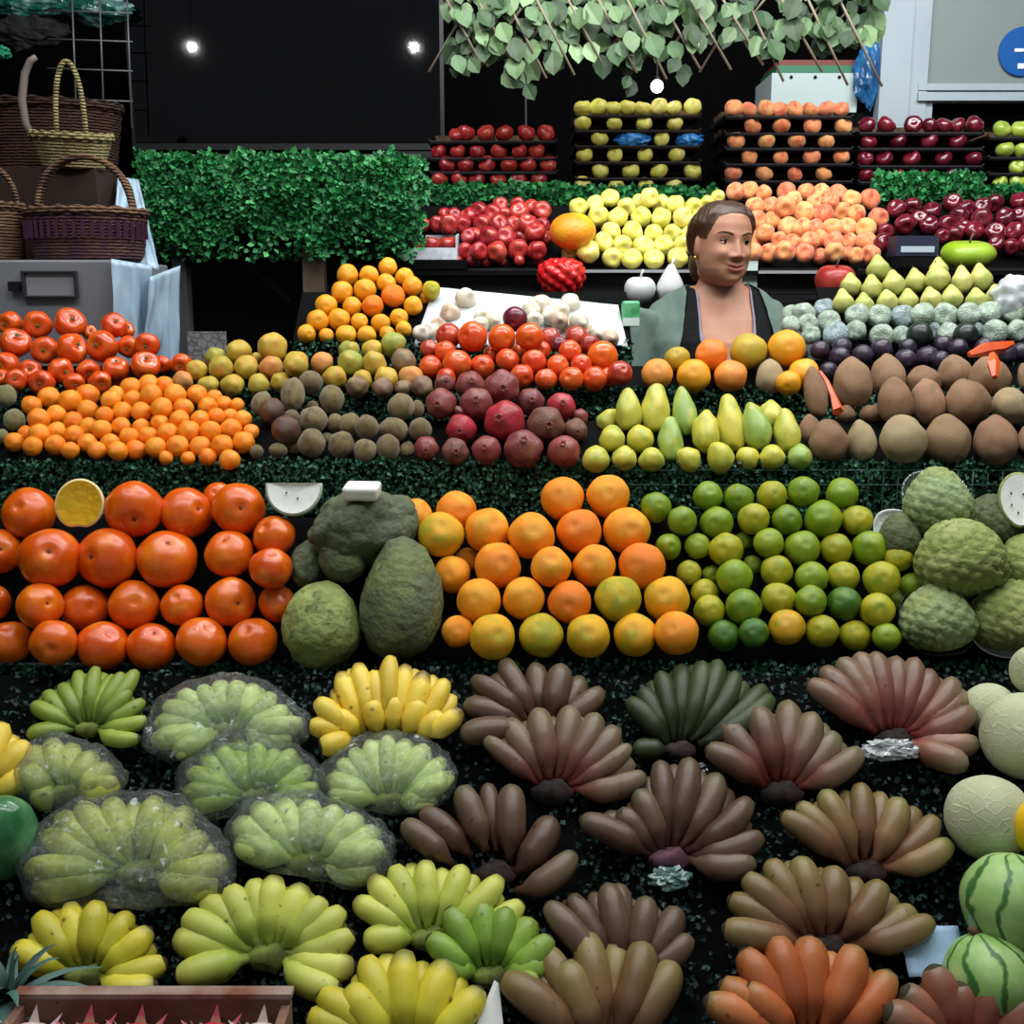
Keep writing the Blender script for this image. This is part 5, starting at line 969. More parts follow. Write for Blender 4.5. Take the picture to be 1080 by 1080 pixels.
under(sheet('plastic_sheet', None, None, [at(124, 186, 3.28), at(146, 190, 3.28), at(168, 284, 2.98), at(118, 276, 2.98)], PLS, amp=.015, seed=9), 'back_fold')
# baskets
def wicker(name, a, b_, dark=.45):
    n = N(name); w1 = n('TexWave', wave_type='BANDS', bands_direction='Z'); w1.inputs['Scale'].default_value = 38; w1.inputs['Distortion'].default_value = 2; w1.inputs['Detail Scale'].default_value = 2; n.w(n.tc.outputs['Object'], w1.inputs['Vector'])
    return n.bsdf(n.mix(n.ramp(n.noise(30, 4), [(.4, 0.), (.62, 1.)]), a, b_), .75, .3, w1.outputs['Fac'], .9, .01)
def basket(label, p, rx, ry, h, flare, mat, handle=None, hm=None, tilt=(0, 0, 0), slats=None, rim=.009):
    e = empty('wicker_basket', p, label, 'basket', 'wicker baskets on the cabinet', tilt); n = 48; rows_ = 14; vs, fs = [], []
    def shell(off, rev_):
        b0 = len(vs)
        for j in range(rows_ + 1):
            v = j / rows_; s_ = 1 + (flare - 1) * v - off
            for i in range(n):
                a = 2 * PI * i / n; wv = 1 + .014 * ((1 if (i + j) % 2 else -1))
                vs.append(Vector((math.cos(a) * rx * s_ * wv / flare, math.sin(a) * ry * s_ * wv / flare, h * v + (.004 if off else 0))))
        for j in range(rows_):
            for i in range(n):
                q = (b0 + j * n + i, b0 + j * n + (i + 1) % n, b0 + (j + 1) * n + (i + 1) % n, b0 + (j + 1) * n + i); fs.append(q[::-1] if rev_ else q)
        return b0
    o0 = shell(0, False); i0 = shell(.05, True)
    for i in range(n): fs.append((o0 + rows_ * n + i, o0 + rows_ * n + (i + 1) % n, i0 + rows_ * n + (i + 1) % n, i0 + rows_ * n + i))
    fs += [tuple(o0 + i for i in range(n))[::-1], tuple(i0 + i for i in range(n))]
    obj('woven_body', mesh('woven_body', vs, fs, mat), e)
    b = MB(); m_ = 40
    for q in range(2): b.tube([(math.cos(2 * PI * i / m_) * rx, math.sin(2 * PI * i / m_) * ry, h + rim * .7 * math.sin(i * PI / 2 + q * PI)) for i in range(m_)], rim * .7, 6, closed=True)
    b.build('rim', hm or mat, e, smooth=True)
    if slats:
        for k_ in range(slats[0]):
            a = PI + PI * (k_ + .5) / slats[0]; s_ = MB().box((math.cos(a) * rx * 1.0, math.sin(a) * ry * 1.0, h * .62), (.009, .006, h * .36)); s_.build('slat', slats[1], e)
    if handle:
        b = MB(); hx, hh, yaw, cnt = handle
        for q in range(cnt):
            off = (q - (cnt - 1) / 2) * .012
            pts = []
            for i in range(25):
                a = PI * i / 24; l = Vector((math.cos(a) * hx, off + .003 * math.sin(i * 1.6 + q), h * .9 + math.sin(a) ** .8 * hh)); pts.append(Matrix.Rotation(yaw, 3, 'Z') @ l)
            b.tube(pts, .0075, 7)
        b.build('handle', hm or mat, e, smooth=True)
    return e
k = 2.95 / F
wk1 = wicker('wicker_purple', '#5d4438', '#4a3040'); wk2 = wicker('wicker_straw', '#a39a68', '#8a7c50'); wk3 = wicker('wicker_dark', '#3c2418', '#2c1a12'); wk4 = wicker('wicker_tan', '#7a5c42', '#5e4434')
PUR = plain('slat_purple', '#3c1c34', .6); zt_ = zt
basket('purple and brown wicker basket with a thick hoop handle on the cabinet', Vector((at(87, 270, 2.95).x, 3.0, zt_ + .002)), .158, .125, .125, 1.12, wk1, (.125, .155, 0, 3), wk4, slats=(22, PUR))
bk = basket('small straw-coloured basket with a tall looped handle, stacked above the purple basket', Vector((at(69, 178, 3.12).x, 3.18, at(69, 176, 3.16).z)), .11, .085, .085, 1.3, wk2, (.038, .20, .3, 1), wk2, (0.12, .05, 0))
tag(MB().box((at(60, 180, 3.25).x, 3.22, (zt_ + at(69, 177, 3.16).z) / 2), (.30, .16, at(69, 177, 3.16).z - zt_ - .004)).build('wooden_box', plain('box_dark', '#2a1a12', .8)), 'dark wooden box under the straw basket behind the purple one', 'box')
basket('large dark brown basket at the back behind the straw one', Vector((at(38, 184, 3.34).x, 3.40, at(38, 190, 3.34).z)), .24, .14, .21, 1.15, wk3, None, None, rim=.012)
tag(MB().box((at(30, 200, 3.4).x, 3.42, at(38, 190, 3.34).z / 2), (.5, .18, at(38, 190, 3.34).z)).build('stool', BLK), 'dark stand under the large brown basket', 'stand')
basket('tan basket cut by the left edge, standing on the cabinet', Vector((at(-16, 270, 2.95).x, 3.0, zt_ + .002)), .085, .085, .14, 1.1, wk4, (.07, .12, .4, 2), wk4)
tag(MB().tube([at(36, 148, 3.2), at(27, 130, 3.2), at(23, 105, 3.2), at(26, 78, 3.2), at(32, 64, 3.2), at(38, 60, 3.2)], [.010, .011, .012, .011, .010, .008], 8).build('branch_handle', plain('branch_grey', '#6c625a', .7), smooth=True), 'curved bare handle standing up before the large dark basket', 'handle')
# wire grid with hanging green film
wg = MB(); Y = 4.2
for x in (79, 108, 137): wg.tube([at(x - 4, -30, Y), at(x + 2, 135, Y)], .0035, 6)
for y in (12, 42, 73, 105): wg.tube([at(50, y - 1, Y), at(140, y + 2, Y)], .003, 6)
tag(wg.build('hanging_wire_grid', plain('wire_grey', '#6a6c70', .4, metal=.3), None, smooth=True), 'thin grey wire grid hanging in the upper left corner', 'wire grid')
FG = plain('film_teal', '#1d5a4c', .2, .8, 14, .8, col2='#8ab4ae', nscale=16, nf=(.5, .7))
for (x, y, rx, ry, l) in ((30, 6, 40, 11, 'green film bundle at the top left corner'), (105, 10, 30, 12, 'teal and blue film bundle hung on the wire grid')):
    k = 4.2 / F; blob('hanging_film_bundle', l, 'plastic', at(x, y, 4.26), rx * k, .05, ry * k, FG, .5, x * .1)
blob('hanging_sack', 'dark bundled sacking below the green film', 'bundle', at(32, 34, 4.27), 34 * 4.27 / F, .06, 16 * 4.27 / F, plain('sack_dark', '#1c1c1e', .8), .4, 3)
blob('hanging_tuft', 'small bright green tuft at the left edge', 'plastic', at(2, 56, 3.4), 8 * 3.4 / F, .02, 6 * 3.4 / F, plain('tuft_green', '#1a7a58', .5), .4, 5)
# ---------------------------------------------------------------- leaf trellis over the back
LF = foliage_mat('ivy_leaf', ['#22381e', '#34502e', '#587450', '#1c2e1a', '#86a274', '#48663a', '#2a3a22'], .5, .3)
tr = empty('hanging_leaf_trellis', at(700, 20, 3.62), 'willow lattice hung with pale green artificial ivy leaves along the top', 'trellis'); la = MB(); TY = 3.62
for i in range(14):
    x = 450 + i * 32
    la.tube([at(x, -40, TY - .07), at(x + 62 + R.uniform(-6, 6), R.uniform(66, 92), TY - .07)], .0042, 5)
    la.tube([at(x + 70, -40, TY + .008), at(x - 2 + R.uniform(-6, 6), R.uniform(52, 86) if x < 740 else R.uniform(30, 66), TY + .008)], .0042, 5)
la.v = [v - tr.location for v in la.v]; la.build('lattice', plain('willow', '#8a7f6c', .8), tr, smooth=True)
sp = []
for _ in range(430):
    x = R.uniform(470, 930); 
    ymax = 62 + 24 * noise.noise(Vector((x * .03, 0, 0))) + (22 if 530 < x < 560 or 655 < x < 700 else 0) - (22 if x > 725 else 0)
    y = -25 + (ymax + 25) * R.random() ** (.9)
    dens = 1 if x < 560 else .85 if x < 720 else .62
    if abs(x - 693) < 22 and y > 52: continue
    if R.random() > dens: continue
    sp.append((at(x, y, TY - .03 + R.uniform(-.05, .05)), (Vector((R.uniform(-.8, .8), -.25, -1))).normalized(), (Vector((R.uniform(-.5, .5), -1, R.uniform(-.1, .6)))).normalized()))
me = leaves_mesh('foliage', sp, LF, .054, 'round', False)
for v in me.vertices: v.co -= tr.location
obj('foliage', me, tr)
# hanging bulb
def bulb(label, p, r, cord, strength=25, part=None):
    e = empty('lamp_bulb', p, label, 'lamp', 'bare lamp bulbs'); vs, fs = rev(p_round, 20, 14); obj('glass_bulb', mesh('glass_bulb', [v * r for v in vs], fs, GLOW), e)
    MB().lathe([(.001, r * 1.5), (r * .45, r * 1.5), (r * .5, r * .9), (.001, r * .85)], 12).build('socket', plain('socket_black', '#141414', .5), e, smooth=True)
    MB().tube([(0, 0, r * 1.4), (0, 0, cord)], .003, 6).build('cord', plain('socket_black', '#141414', .5), e); return e
GLOW = glow('bulb_glow', '#eef6ff', 14)
bp_ = at(693, 91, 4.05); bulb('round glowing bulb hanging above the yellow apple stack', bp_, .022, 4.0 - bp_.z)
# right side: white box, blue bag, door frame
pa, pb = at(814, 100, 4.31), at(905, 100, 4.31); w = pb.x - pa.x; cx = (pa.x + pb.x) / 2
fb = empty('foam_box', (cx, 4.46, at(860, 118, 4.31).z), 'white foam box with a green and red lid edge behind the peach stack', 'box')
MB().box((0, 0, .07), (w, .28, .14)).build('body', plain('foam_box_white', '#a8b8b6', .6), fb); MB().box((.004, -.0, .155), (w * .92, .27, .026)).build('green_lid', plain('lid_green', '#1f6a48', .5), fb); MB().box((.01, 0, .178), (w * .9, .26, .02)).build('red_lid', plain('lid_red', '#6a2a20', .5), fb)
for k_ in range(3): MB().tube([((k_ - 1) * .09, -.139, .125), ((k_ - 1) * .09, -.145, .125)], .006, 8).build('hole', BLK, fb)
ztop = at(860, 118, 4.31).z; tag(MB().box((cx, 4.46, ztop / 2), (.5, .28, ztop - .004)).build('storage_rack', BLK), 'black rack under the white foam box', 'rack')
k = 4.30 / F; bg = blob('plastic_bag', 'blue plastic bag hanging beside the white door frame', 'bag', at(916, 78, 4.30), 15 * k, .05, 30 * k, plain('bag_blue_dull', '#2c6a9c', .25, .6, 16, .8, col2='#17406a', nscale=8), .3, 2)
FRM = plain('frame_white', '#98a4aa', .5, .4, col2='#8e9aa2', nscale=3); PNL = plain('panel_grey', '#737e7c', .5, .4); 
Yd = 4.25
def pbox(name, x0, y0, x1, y1, Y, th, mat, parent=None):
    A, B = at(x0, y0, Y), at(x1, y1, Y); c = Vector(((A.x + B.x) / 2, Y + th / 2, (A.z + B.z) / 2))
    return MB().box(c - (parent.location if parent else Vector()), (abs(B.x - A.x), th, abs(A.z - B.z))).build(name, mat, parent)
dr = empty('kiosk_front', at(1010, 128, Yd), 'white framed kiosk front with a grey panel at the upper right', 'kiosk')
pbox('left_post', 936, -40, 953, 190, Yd, .06, FRM, dr); pbox('inner_post', 954, -40, 971, 190, Yd + .01, .06, FRM, dr); pbox('upper_panel', 971, -40, 1140, 92, Yd + .03, .03, PNL, dr); pbox('sill', 969, 88, 1140, 95, Yd + .005, .05, FRM, dr); pbox('crossbar', 969, 97, 1140, 106, Yd - .005, .07, FRM, dr); pbox('dark_opening', 978, 106, 1140, 200, Yd + .12, .03, BLK, dr)
pbox('inner_edge', 971, 106, 978, 190, Yd + .02, .05, FRM, dr)
p = at(1081, 53, Yd); k = Yd / F; sg = empty('round_sign', (p.x, Yd + .024, p.z), 'round blue sign with a white mark on the grey panel', 'sign')
MB().lathe([(.001, .006), (23 * k, .006), (23.5 * k, .003), (23.5 * k, 0), (.001, 0)], 48, 0, Matrix.Rotation(PI / 2, 4, 'X')).build('disc', plain('sign_blue', '#0f4f94', .35), sg, smooth=False)
WHT = plain('sign_white', '#dfe8f0', .4); a = MB().box((-4 * k, -.0085, 1 * k), (9 * k, .003, 3 * k)).box((-1 * k, -.0085, -14 * k), (6 * k, .003, 5 * k))
a.build('mark', WHT, sg)
# pole near the television, white sheet, bits on the fifth tier
tag(MB().tube([at(554, 60, 4.5), at(555, 140, 4.5)], .004, 6).build('hanging_wire', plain('cord_grey', '#3a3a3c', .6)), 'thin cord hanging behind the red apple stack', 'cord')
WS = plain('sheet_white', '#c4ccd0', .6, .3, 8, .25)
def on5(x, y, o=.014): return CAM + ray(x, y) * T5.hit(x, y, o)
sheet('white_sheet', 'white plastic sheet spread under the onions', 'sheet', [on5(458, 303), on5(652, 322), on5(662, 366), on5(436, 366)], WS, amp=.006, seed=2, nu=30)
pb_ = empty('green_packet', on5(665, 331, .02), 'small green and white packet at the end of the white sheet', 'packet'); k = 2.85 / F
bevel(MB().box((0, 0, 0), (18 * k, .03, 26 * k)).build('packet_body', plain('packet_green', '#6fbf8a', .4, col2='#3a9a5c', nscale=40), pb_), .006); MB().box((0, -.0155, -8 * k), (17 * k, .002, 8 * k)).build('label_strip', plain('packet_white', '#d8e8e0', .5), pb_)
t = T5.hit(1072, 305, .06); blob('white_bag', 'white plastic bag at the right edge beside the pears', 'bag', CAM + ray(1070, 315) * t, 23 * t / F, .05, 24 * t / F, plain('bag_white', '#b8bcbe', .4, .4, 26, .5), .22, 4, True, 48)
# dark crate with label among the back apples
pa, pb = at(945, 263, 3.42), at(990, 263, 3.42); lb = empty('label_box', ((pa.x + pb.x) / 2, 3.42, at(965, 270, 3.42).z), 'small dark box with a white label strip before the dark red apples', 'box')
MB().box((0, .04, .03), (pb.x - pa.x, .08, .06)).build('body', plain('box_navy', '#20243a', .5), lb); MB().box((0, -.002, .02), ((pb.x - pa.x) * .78, .003, .018)).build('label_strip', plain('label_grey', '#a9b6be', .5), lb)
# orange cut wedges among the mameys
ORW = plain('papaya_flesh', '#e8622a', .35, .5, col2='#d8501e', nscale=30)
def wedge(label, pts, w0, plane=T3, off=.1):
    P = [CAM + ray(x, y) * plane.hit(x, y, off) for x, y in pts]; k = P[0].y / F; b = MB()
    b.tube(P, [w0[i] * k for i in range(len(P))], 5); o = b.build('mamey_wedge', ORW, None, smooth=False); return tag(o, label, 'cut fruit')
wedge('orange mamey slice lying across the rear mameys', [(1022, 374), (1040, 368), (1056, 366), (1068, 362)], [3, 8, 7, 3], off=.15); wedge('orange mamey slice pointing down beside the crosswise slice', [(1047, 374), (1048, 384), (1049, 398)], [4, 7, 3], off=.15)
wedge('thin orange strip on the leaning mamey', [(865, 392), (872, 402), (879, 418), (884, 434)], [2, 2.5, 3.5, 6], off=.09)
# ---------------------------------------------------------------- the woman
SKN = N('skin'); _n = SKN
_base = _n.mix(_n.ramp(_n.noise(16, 4), [(.35, 0.), (.7, 1.)]), '#a8765c', '#b6846a')
SKIN = _n.bsdf(_base, .48, .35, _n.noise(220, 2), .06, .002, sss=.12)
LIP = plain('lip', '#9a4846', .4, .4); HAIR = None
n = N('hair_brown'); w1 = n('TexWave', wave_type='BANDS', bands_direction='X'); w1.inputs['Scale'].default_value = 90; w1.inputs['Distortion'].default_value = 5; w1.inputs['Detail'].default_value = 3; n.w(n.tc.outputs['Object'], w1.inputs['Vector'])
HAIR = n.bsdf(n.mix(n.ramp(w1.outputs['Fac'], [(.3, 0.), (.9, 1.)]), '#24160f', '#5a3c28'), .42, .5, w1.outputs['Fac'], .3, .004)
EYEW = plain('eye_white', '#d8d0c8', .25, .5); IRIS = plain('iris_dark', '#1c100a', .15, .6); BROW = plain('brow_brown', '#4a3226', .8); GOLD = plain('gold', '#d8b060', .25, .5, metal=.8)
CARD = plain('cardigan_grey_green', '#66786f', .9, .1, 60, .12, col2='#5f7068', nscale=30); VEST = plain('vest_black', '#0e1011', .85, .2, 80, .3); UND = plain('undershirt_lilac', '#8c8494', .8, .2); TRO = plain('trousers_dark', '#22242a', .85, .2)
PX, PY, PZ = at(760, 300, 3.14).x, 3.14, .2
S_ = .94                      # build at 1.0 and scale to her height
head_c = at(762, 257, 3.10)   # between the eyes' level, head centre
YAW = math.radians(17)
HT = [(.114, .008, .010, .012), (.108, .030, .034, .045), (.095, .050, .058, .070), (.075, .064, .076, .086), (.05, .0725, .085, .094), (.02, .0755, .089, .097), (0, .075, .088, .095), (-.025, .0745, .0885, .088), (-.05, .0715, .0875, .072), (-.072, .066, .085, .056), (-.090, .056, .081, .040), (-.103, .044, .075, .028), (-.112, .030, .066, .018), (-.118, .014, .055, .008)]
def interp(z):
    T = HT
    if z >= T[0][0]: return T[0][1:]
    for a, b in zip(T, T[1:]):
        if b[0] <= z <= a[0]:
            u = (a[0] - z) / (a[0] - b[0]); return tuple(p + (q - p) * u for p, q in zip(a[1:], b[1:]))
    return T[-1][1:]
def G2(x, z, cx, cz, sx, sz): return math.exp(-((x - cx) / sx) ** 2 - ((z - cz) / sz) ** 2)
def face_d(x, z):
    ax = abs(x); d = 0
    d += (.004 + .020 * max(0, min(1, (.012 - z) / .050))) * math.exp(-(x / (.0085 + .005 * max(0, min(1, -z / .04)))) ** 2) * (1 / (1 + math.exp((z - .020) / .006))) * (1 / (1 + math.exp(-(z + .0455) / .0022)))
    d += .0105 * G2(ax, z, .0155, -.040, .0075, .0075)
    d -= .0072 * G2(ax, z, .032, .000, .0165, .0105)
    d += .0022 * G2(ax, z, .032, .021, .022, .007)
    d += .0095 * G2(ax, z, .044, -.032, .018, .015)
    zc = z - 10.5 * x * x
    lipw = math.exp(-(x / .027) ** 4)
    d += .0048 * math.exp(-((zc + .0645) / .0045) ** 2) * lipw + .0058 * math.exp(-((zc + .0775) / .0050) ** 2) * lipw
    d -= .0045 * math.exp(-((zc + .0708) / .0018) ** 2) * math.exp(-(x / .032) ** 4)
    d -= .0045 * G2(ax, z, .035 - .0, -.060, .006, .016)            # smile folds
    d -= .003 * math.exp(-((z + .089) / .005) ** 2) * math.exp(-(x / .02) ** 2)
    d += .0060 * G2(x, z, 0, -.103, .018, .011)
    d += .003 * G2(ax, z, .05, -.085, .018, .02)
    return d
def head_pt(a, z, grow=0., feat=True):        # a = 0 faces front, positive to her left (viewer right)
    w, f, b = interp(z); s_, c_ = math.sin(a), math.cos(a); e = .88
    x = (w + grow) * math.copysign(abs(s_) ** e, s_); y = -(f + grow) * abs(c_) ** e if c_ > 0 else (b + grow) * abs(c_) ** e
    if feat and c_ > .1: y -= face_d(x, z) * min(1, (c_ - .1) * 2.2)
    return Vector((x, y, z))
def head_mesh(NA=150, NZ=130):
    vs, fs = [], []
    zs = [.114 - .232 * (i / NZ) for i in range(NZ + 1)]
    for z in zs:
        for k in range(NA):
            u = 2 * k / NA - 1; a = PI * (u * (.62 + .38 * abs(u)))     # denser at the front
            vs.append(head_pt(a, z))
    for i in range(NZ):
        for k in range(NA): k2 = (k + 1) % NA; fs.append((i * NA + k, (i + 1) * NA + k, (i + 1) * NA + k2, i * NA + k2))
    fs += [tuple(range(NA))[::-1], tuple(NZ * NA + k for k in range(NA))]
    return vs, fs
HM = Matrix.Translation(head_c) @ Matrix.Rotation(YAW, 4, 'Z') @ Matrix.Rotation(math.radians(2), 4, 'Y') @ Matrix.Diagonal((.96, .97, .97, 1))
bX = at(757, 330, 3.14).x; zN = at(540, 303, 3.14).z; Z = lambda y_: at(540, y_, 3.12).z
def TORSO(g_=0.):             # rings: hips to neck root
    z0 = zN
    return [(bX, PY + .01, z0 - .72, .16 + g_, .12 + g_, .14 + g_), (bX, PY, z0 - .60, .19 + g_, .135 + g_, .15 + g_), (bX, PY, z0 - .48, .185 + g_, .14 + g_, .13 + g_), (bX, PY, z0 - .36, .18 + g_, .145 + g_, .12 + g_), (bX, PY, z0 - .24, .185 + g_, .155 + g_, .12 + g_),
            (bX, PY + .005, z0 - .15, .19 + g_, .14 + g_, .12 + g_), (bX, PY + .015, z0 - .09, .185 + g_, .115 + g_, .11 + g_), (bX, PY + .02, z0 - .05, .155 + g_, .09 + g_, .095 + g_), (bX, PY + .02, z0 - .02, .11 + g_, .075 + g_, .08 + g_), (bX + .003, PY + .02, z0 + .005, .075 + g_ * .5, .065 + g_ * .5, .07 + g_ * .5)]
SHL, SHR = Vector((bX - .175, PY + .02, zN - .095)), Vector((bX + .175, PY + .02, zN - .095))
ELL, ELR = Vector((bX - .285, PY - .02, zN - .33)), Vector((bX + .235, PY + .02, zN - .36))
WRL, WRR = Vector((bX - .25, PY - .20, zN - .46)), Vector((bX + .19, PY - .19, zN - .50))
def smooth_pts(P, n=14):
    out = []
    for i in range(n + 1):
        u = i / n; a, b, c = P; out.append(a.lerp(b, min(1, u * 2)) if u <= .5 else b.lerp(c, u * 2 - 1))
    return [out[0]] + [(out[i - 1] + out[i] * 2 + out[i + 1]) / 4 for i in range(1, n)] + [out[-1]]
def remeshed(mb, name, vox, mats, iters=3):
    me = mb.me(name + '_raw', []); o = bpy.data.objects.new(name + '_raw', me); C.objects.link(o)
    r = o.modifiers.new('r', 'REMESH'); r.mode = 'VOXEL'; r.voxel_size = vox; s_ = o.modifiers.new('s', 'SMOOTH'); s_.iterations = iters; s_.factor = .5
    dg = bpy.context.evaluated_depsgraph_get(); out = bpy.data.meshes.new_from_object(o.evaluated_get(dg)); bpy.data.objects.remove(o)
    out.name = name; out.materials.clear()
    for m in mats: out.materials.append(m)
    out.polygons.foreach_set('use_smooth', [True] * len(out.polygons)); return out
wm = empty('person', (bX, PY, PZ), 'smiling woman in grey-green cardigan and black top behind the stall, looking aside', 'person')
bd = MB(); bd.loft(TORSO(), 40)
bd.tube([Vector((bX + .003, PY + .025, zN - .03)), Vector((bX + .008, PY + .018, zN + .03)), Vector((head_c.x - .004, PY - .0, head_c.z - .07)), Vector((head_c.x, head_c.y + .01, head_c.z - .03))], [.075, .059, .057, .06], 24)
for (a, b_, c) in ((SHL, ELL, WRL), (SHR, ELR, WRR)):
    P = smooth_pts((a, b_, c)); bd.tube(P, [.058 - .026 * i / 14 for i in range(15)], 16)
    d = (c - b_).normalized(); sd = Vector((0, 0, -1)); sd = (sd - d * sd.dot(d)).normalized(); la_ = d.cross(sd)
    bd.tube([c - d * .02, c + d * .03, c + d * .085], [.028, .036, .034], 12)
    for i_, fl_ in enumerate((.062, .075, .078, .064)):
        q = c + d * .07 + la_ * ((i_ - 1.5) * .018); bd.tube([q, q + d * fl_ * .5 + sd * .008, q + d * fl_ * .85 + sd * .028], [.010, .0095, .008], 8)
    sgn = 1 if c.x < bX else -1; q = c + d * .02 + la_ * .03 * sgn; bd.tube([q, q + d * .03 + la_ * .022 * sgn, q + d * .058 + la_ * .028 * sgn + sd * .01], [.013, .011, .009], 8)
for s_ in (-1, 1):
    hp = Vector((bX + s_ * .095, PY + .01, zN - .70)); kn = Vector((bX + s_ * .10, PY, .2 + .43)); ak = Vector((bX + s_ * .10, PY + .02, .2 + .08)); bd.tube([hp, hp.lerp(kn, .5), kn, kn.lerp(ak, .4), ak], [.105, .085, .062, .058, .04], 16)
    bd.tube([ak + Vector((0, .05, -.045)), ak + Vector((0, -.03, -.045)), ak + Vector((0, -.13, -.055))], [.034, .036, .024], 12)
hv, hf = head_mesh(); bd.add([HM @ v for v in hv], hf)
for s_ in (-1, 1):               # ears
    M = HM @ Matrix.Translation((s_ * .0755, .008, -.012)) @ Matrix.Rotation(s_ * .35, 4, 'Z'); bd.lathe([(.001, .012), (.010, .010), (.014, .003), (.012, -.006), (.001, -.008)], 14, 0, M @ Matrix.Rotation(s_ * PI / 2, 4, 'Y') @ Matrix.Diagonal((2.2, 1.2, .7, 1)))
me = remeshed(bd, 'body', .0034, [SKIN, TRO], 2)
me.polygons.foreach_set('material_index', [1 if p.center.z < zN - .60 else 0 for p in me.polygons])
body = obj('body', me, wm); wm_inv = Matrix.Translation(-wm.location); body.matrix_parent_inverse = wm_inv
def wear(name, me, **k):
    o = obj(name, me, wm); o.matrix_parent_inverse = wm_inv
    for a, b_ in k.items(): o[a] = b_
    return o
# garments: shells a little off the body, opened at the front
def half_open(z, tab):
    for (za, a), (zb, b_) in zip(tab, tab[1:]):
        if za >= z >= zb: return a + (b_ - a) * (za - z) / (za - zb)
    return tab[0][1] if z > tab[0][0] else tab[-1][1]
def garment(name, grow, sleeve, mat, tab, zlo, zhi_pad, amp, freq, vox=.006, under=None):
    b = MB(); b.loft(TORSO(grow), 40)
    if sleeve:
        for (a, e_, c) in ((SHL, ELL, WRL), (SHR, ELR, WRR)):
            P = smooth_pts((a, e_, c.lerp(e_, .08))); b.tube(P, [.062 + grow - .022 * i / 14 for i in range(15)], 18)
    me = remeshed(b, name, vox, [mat], 4); bm = bmesh.new(); bm.from_mesh(me); kill = []
    for f in bm.faces:
        c = f.calc_center_median(); w_ = half_open(c.z, tab); cxm = bX + .008
        if c.y < PY + .03 and abs(c.x - cxm) < w_: kill.append(f)
        elif c.z > zN - zhi_pad and abs(c.x - bX) < .085 and True: kill.append(f)
        elif c.z < zlo: kill.append(f)
    bmesh.ops.delete(bm, geom=kill, context='FACES')
    for _ in range(12):
        bv = {v: [e.other_vert(v).co.copy() for e in v.link_edges if e.is_boundary] for v in bm.verts if v.is_boundary}
        for v, q in bv.items():
            if len(q) == 2: v.co = v.co * .4 + (q[0] + q[1]) * .3
    bm.normal_update()
    for v in bm.verts: v.co += v.normal * amp * (.45 + noise.noise(v.co * freq) + .6 * noise.noise(Vector((v.co.x * freq * 2.6, v.co.y * 8, v.co.z * freq * .8))))
    bm.to_mesh(me); bm.free(); o = wear(name, me); s_ = o.modifiers.new('thick', 'SOLIDIFY'); s_.thickness = .004; s_.offset = 1; return o
garment('undershirt', .004, False, UND, [(9, .080), (Z(330), .072), (Z(372), .066), (Z(386), .0), (0, -1)], zN - .62, .012, .001, 30)
garment('black_top', .009, False, VEST, [(9, .082), (Z(330), .080), (Z(360), .076), (Z(376), .050), (Z(388), 0), (0, -1)], zN - .64, .004, .0015, 22)
garment('cardigan', .018, True, CARD, [(9, .10), (Z(310), .102), (Z(345), .122), (Z(380), .135), (Z(470), .14), (0, .14)], zN - .66, .0, .009, 13)
# head: hair, eyes, brows, lips, earrings
def hairline(a):                 # lowest hair height at angle a from the front
    a = abs(a)
    if a < .75: return .082 - .012 * (a / .75) ** 2
    if a < 1.2: return .070 - .062 * (a - .75) / .45
    if a < 1.7: return .008 + .006 * math.sin((a - 1.2) / .5 * PI)
    if a < 2.15: return .008 - .070 * (a - 1.7) / .45
    return -.062 - .012 * min(1, (a - 2.15) / .4)
NA, NZ = 160, 70; vs, fs = [], []; ok = {}
for i in range(NZ + 1):
    z = .114 - .205 * i / NZ
    for k_ in range(NA):
        a = -PI + 2 * PI * k_ / NA; hl = hairline(a); e_ = max(0., min(1., (z - hl) / .055)); e_ = e_ * e_ * (3 - 2 * e_); gw = .0012 + .015 * e_ - .004 * e_ * max(0., min(1., (z - .0) / .08))
        gw += (.0012 * math.sin(a * 31 + z * 60) + .010 * math.exp(-((abs(a) - 1.75) / .5) ** 2) * math.exp(-((z - .03) / .045) ** 2) + .003 * noise.noise(Vector((a * 5, z * 30, 2))) + .002 * noise.noise(Vector((a * 22, z * 40, 7)))) * e_
        v = head_pt(a, z, gw, False); v.z += (.004 + .004 * noise.noise(Vector((a * 2, 3, z * 10)))) * max(0, (z - .03) / .084) ; vs.append(v); ok[i * NA + k_] = z > hl - .004
for i in range(NZ):
    for k_ in range(NA):
        q = (i * NA + k_, (i + 1) * NA + k_, (i + 1) * NA + (k_ + 1) % NA, i * NA + (k_ + 1) % NA)
        if all(ok[j] for j in q): fs.append(q)
fs.append(tuple(range(NA))[::-1])
hair = obj('hair', mesh('hair', [HM @ v for v in vs], fs, HAIR), wm); hair.matrix_parent_inverse = wm_inv
b = MB(); P = [HM @ Vector((.0, .10, -.01)), HM @ Vector((-.01, .115, -.03)), HM @ Vector((-.02, .11, -.07)), HM @ Vector((-.03, .10, -.10))]; b.tube(P, [.02, .03, .026, .01], 14)
o = obj('hair_tail', mesh('hair_tail', b.v, b.f, HAIR), wm); o.matrix_parent_inverse = wm_inv
b = MB()
for s_ in (-1, 1):                # loose wisps at the temples
    for q in range(0):
        a0 = s_ * (1.12 + .07 * q); P = [head_pt(a0, .045 - .01 * q, .010, False), head_pt(a0 + s_ * .07, .01, .011, False), head_pt(a0 + s_ * .12, -.03, .010, False), head_pt(a0 + s_ * .11, -.055 - .008 * q, .008, False)]
        b.tube([HM @ v for v in P], [.004, .0045, .0035, .001], 6)
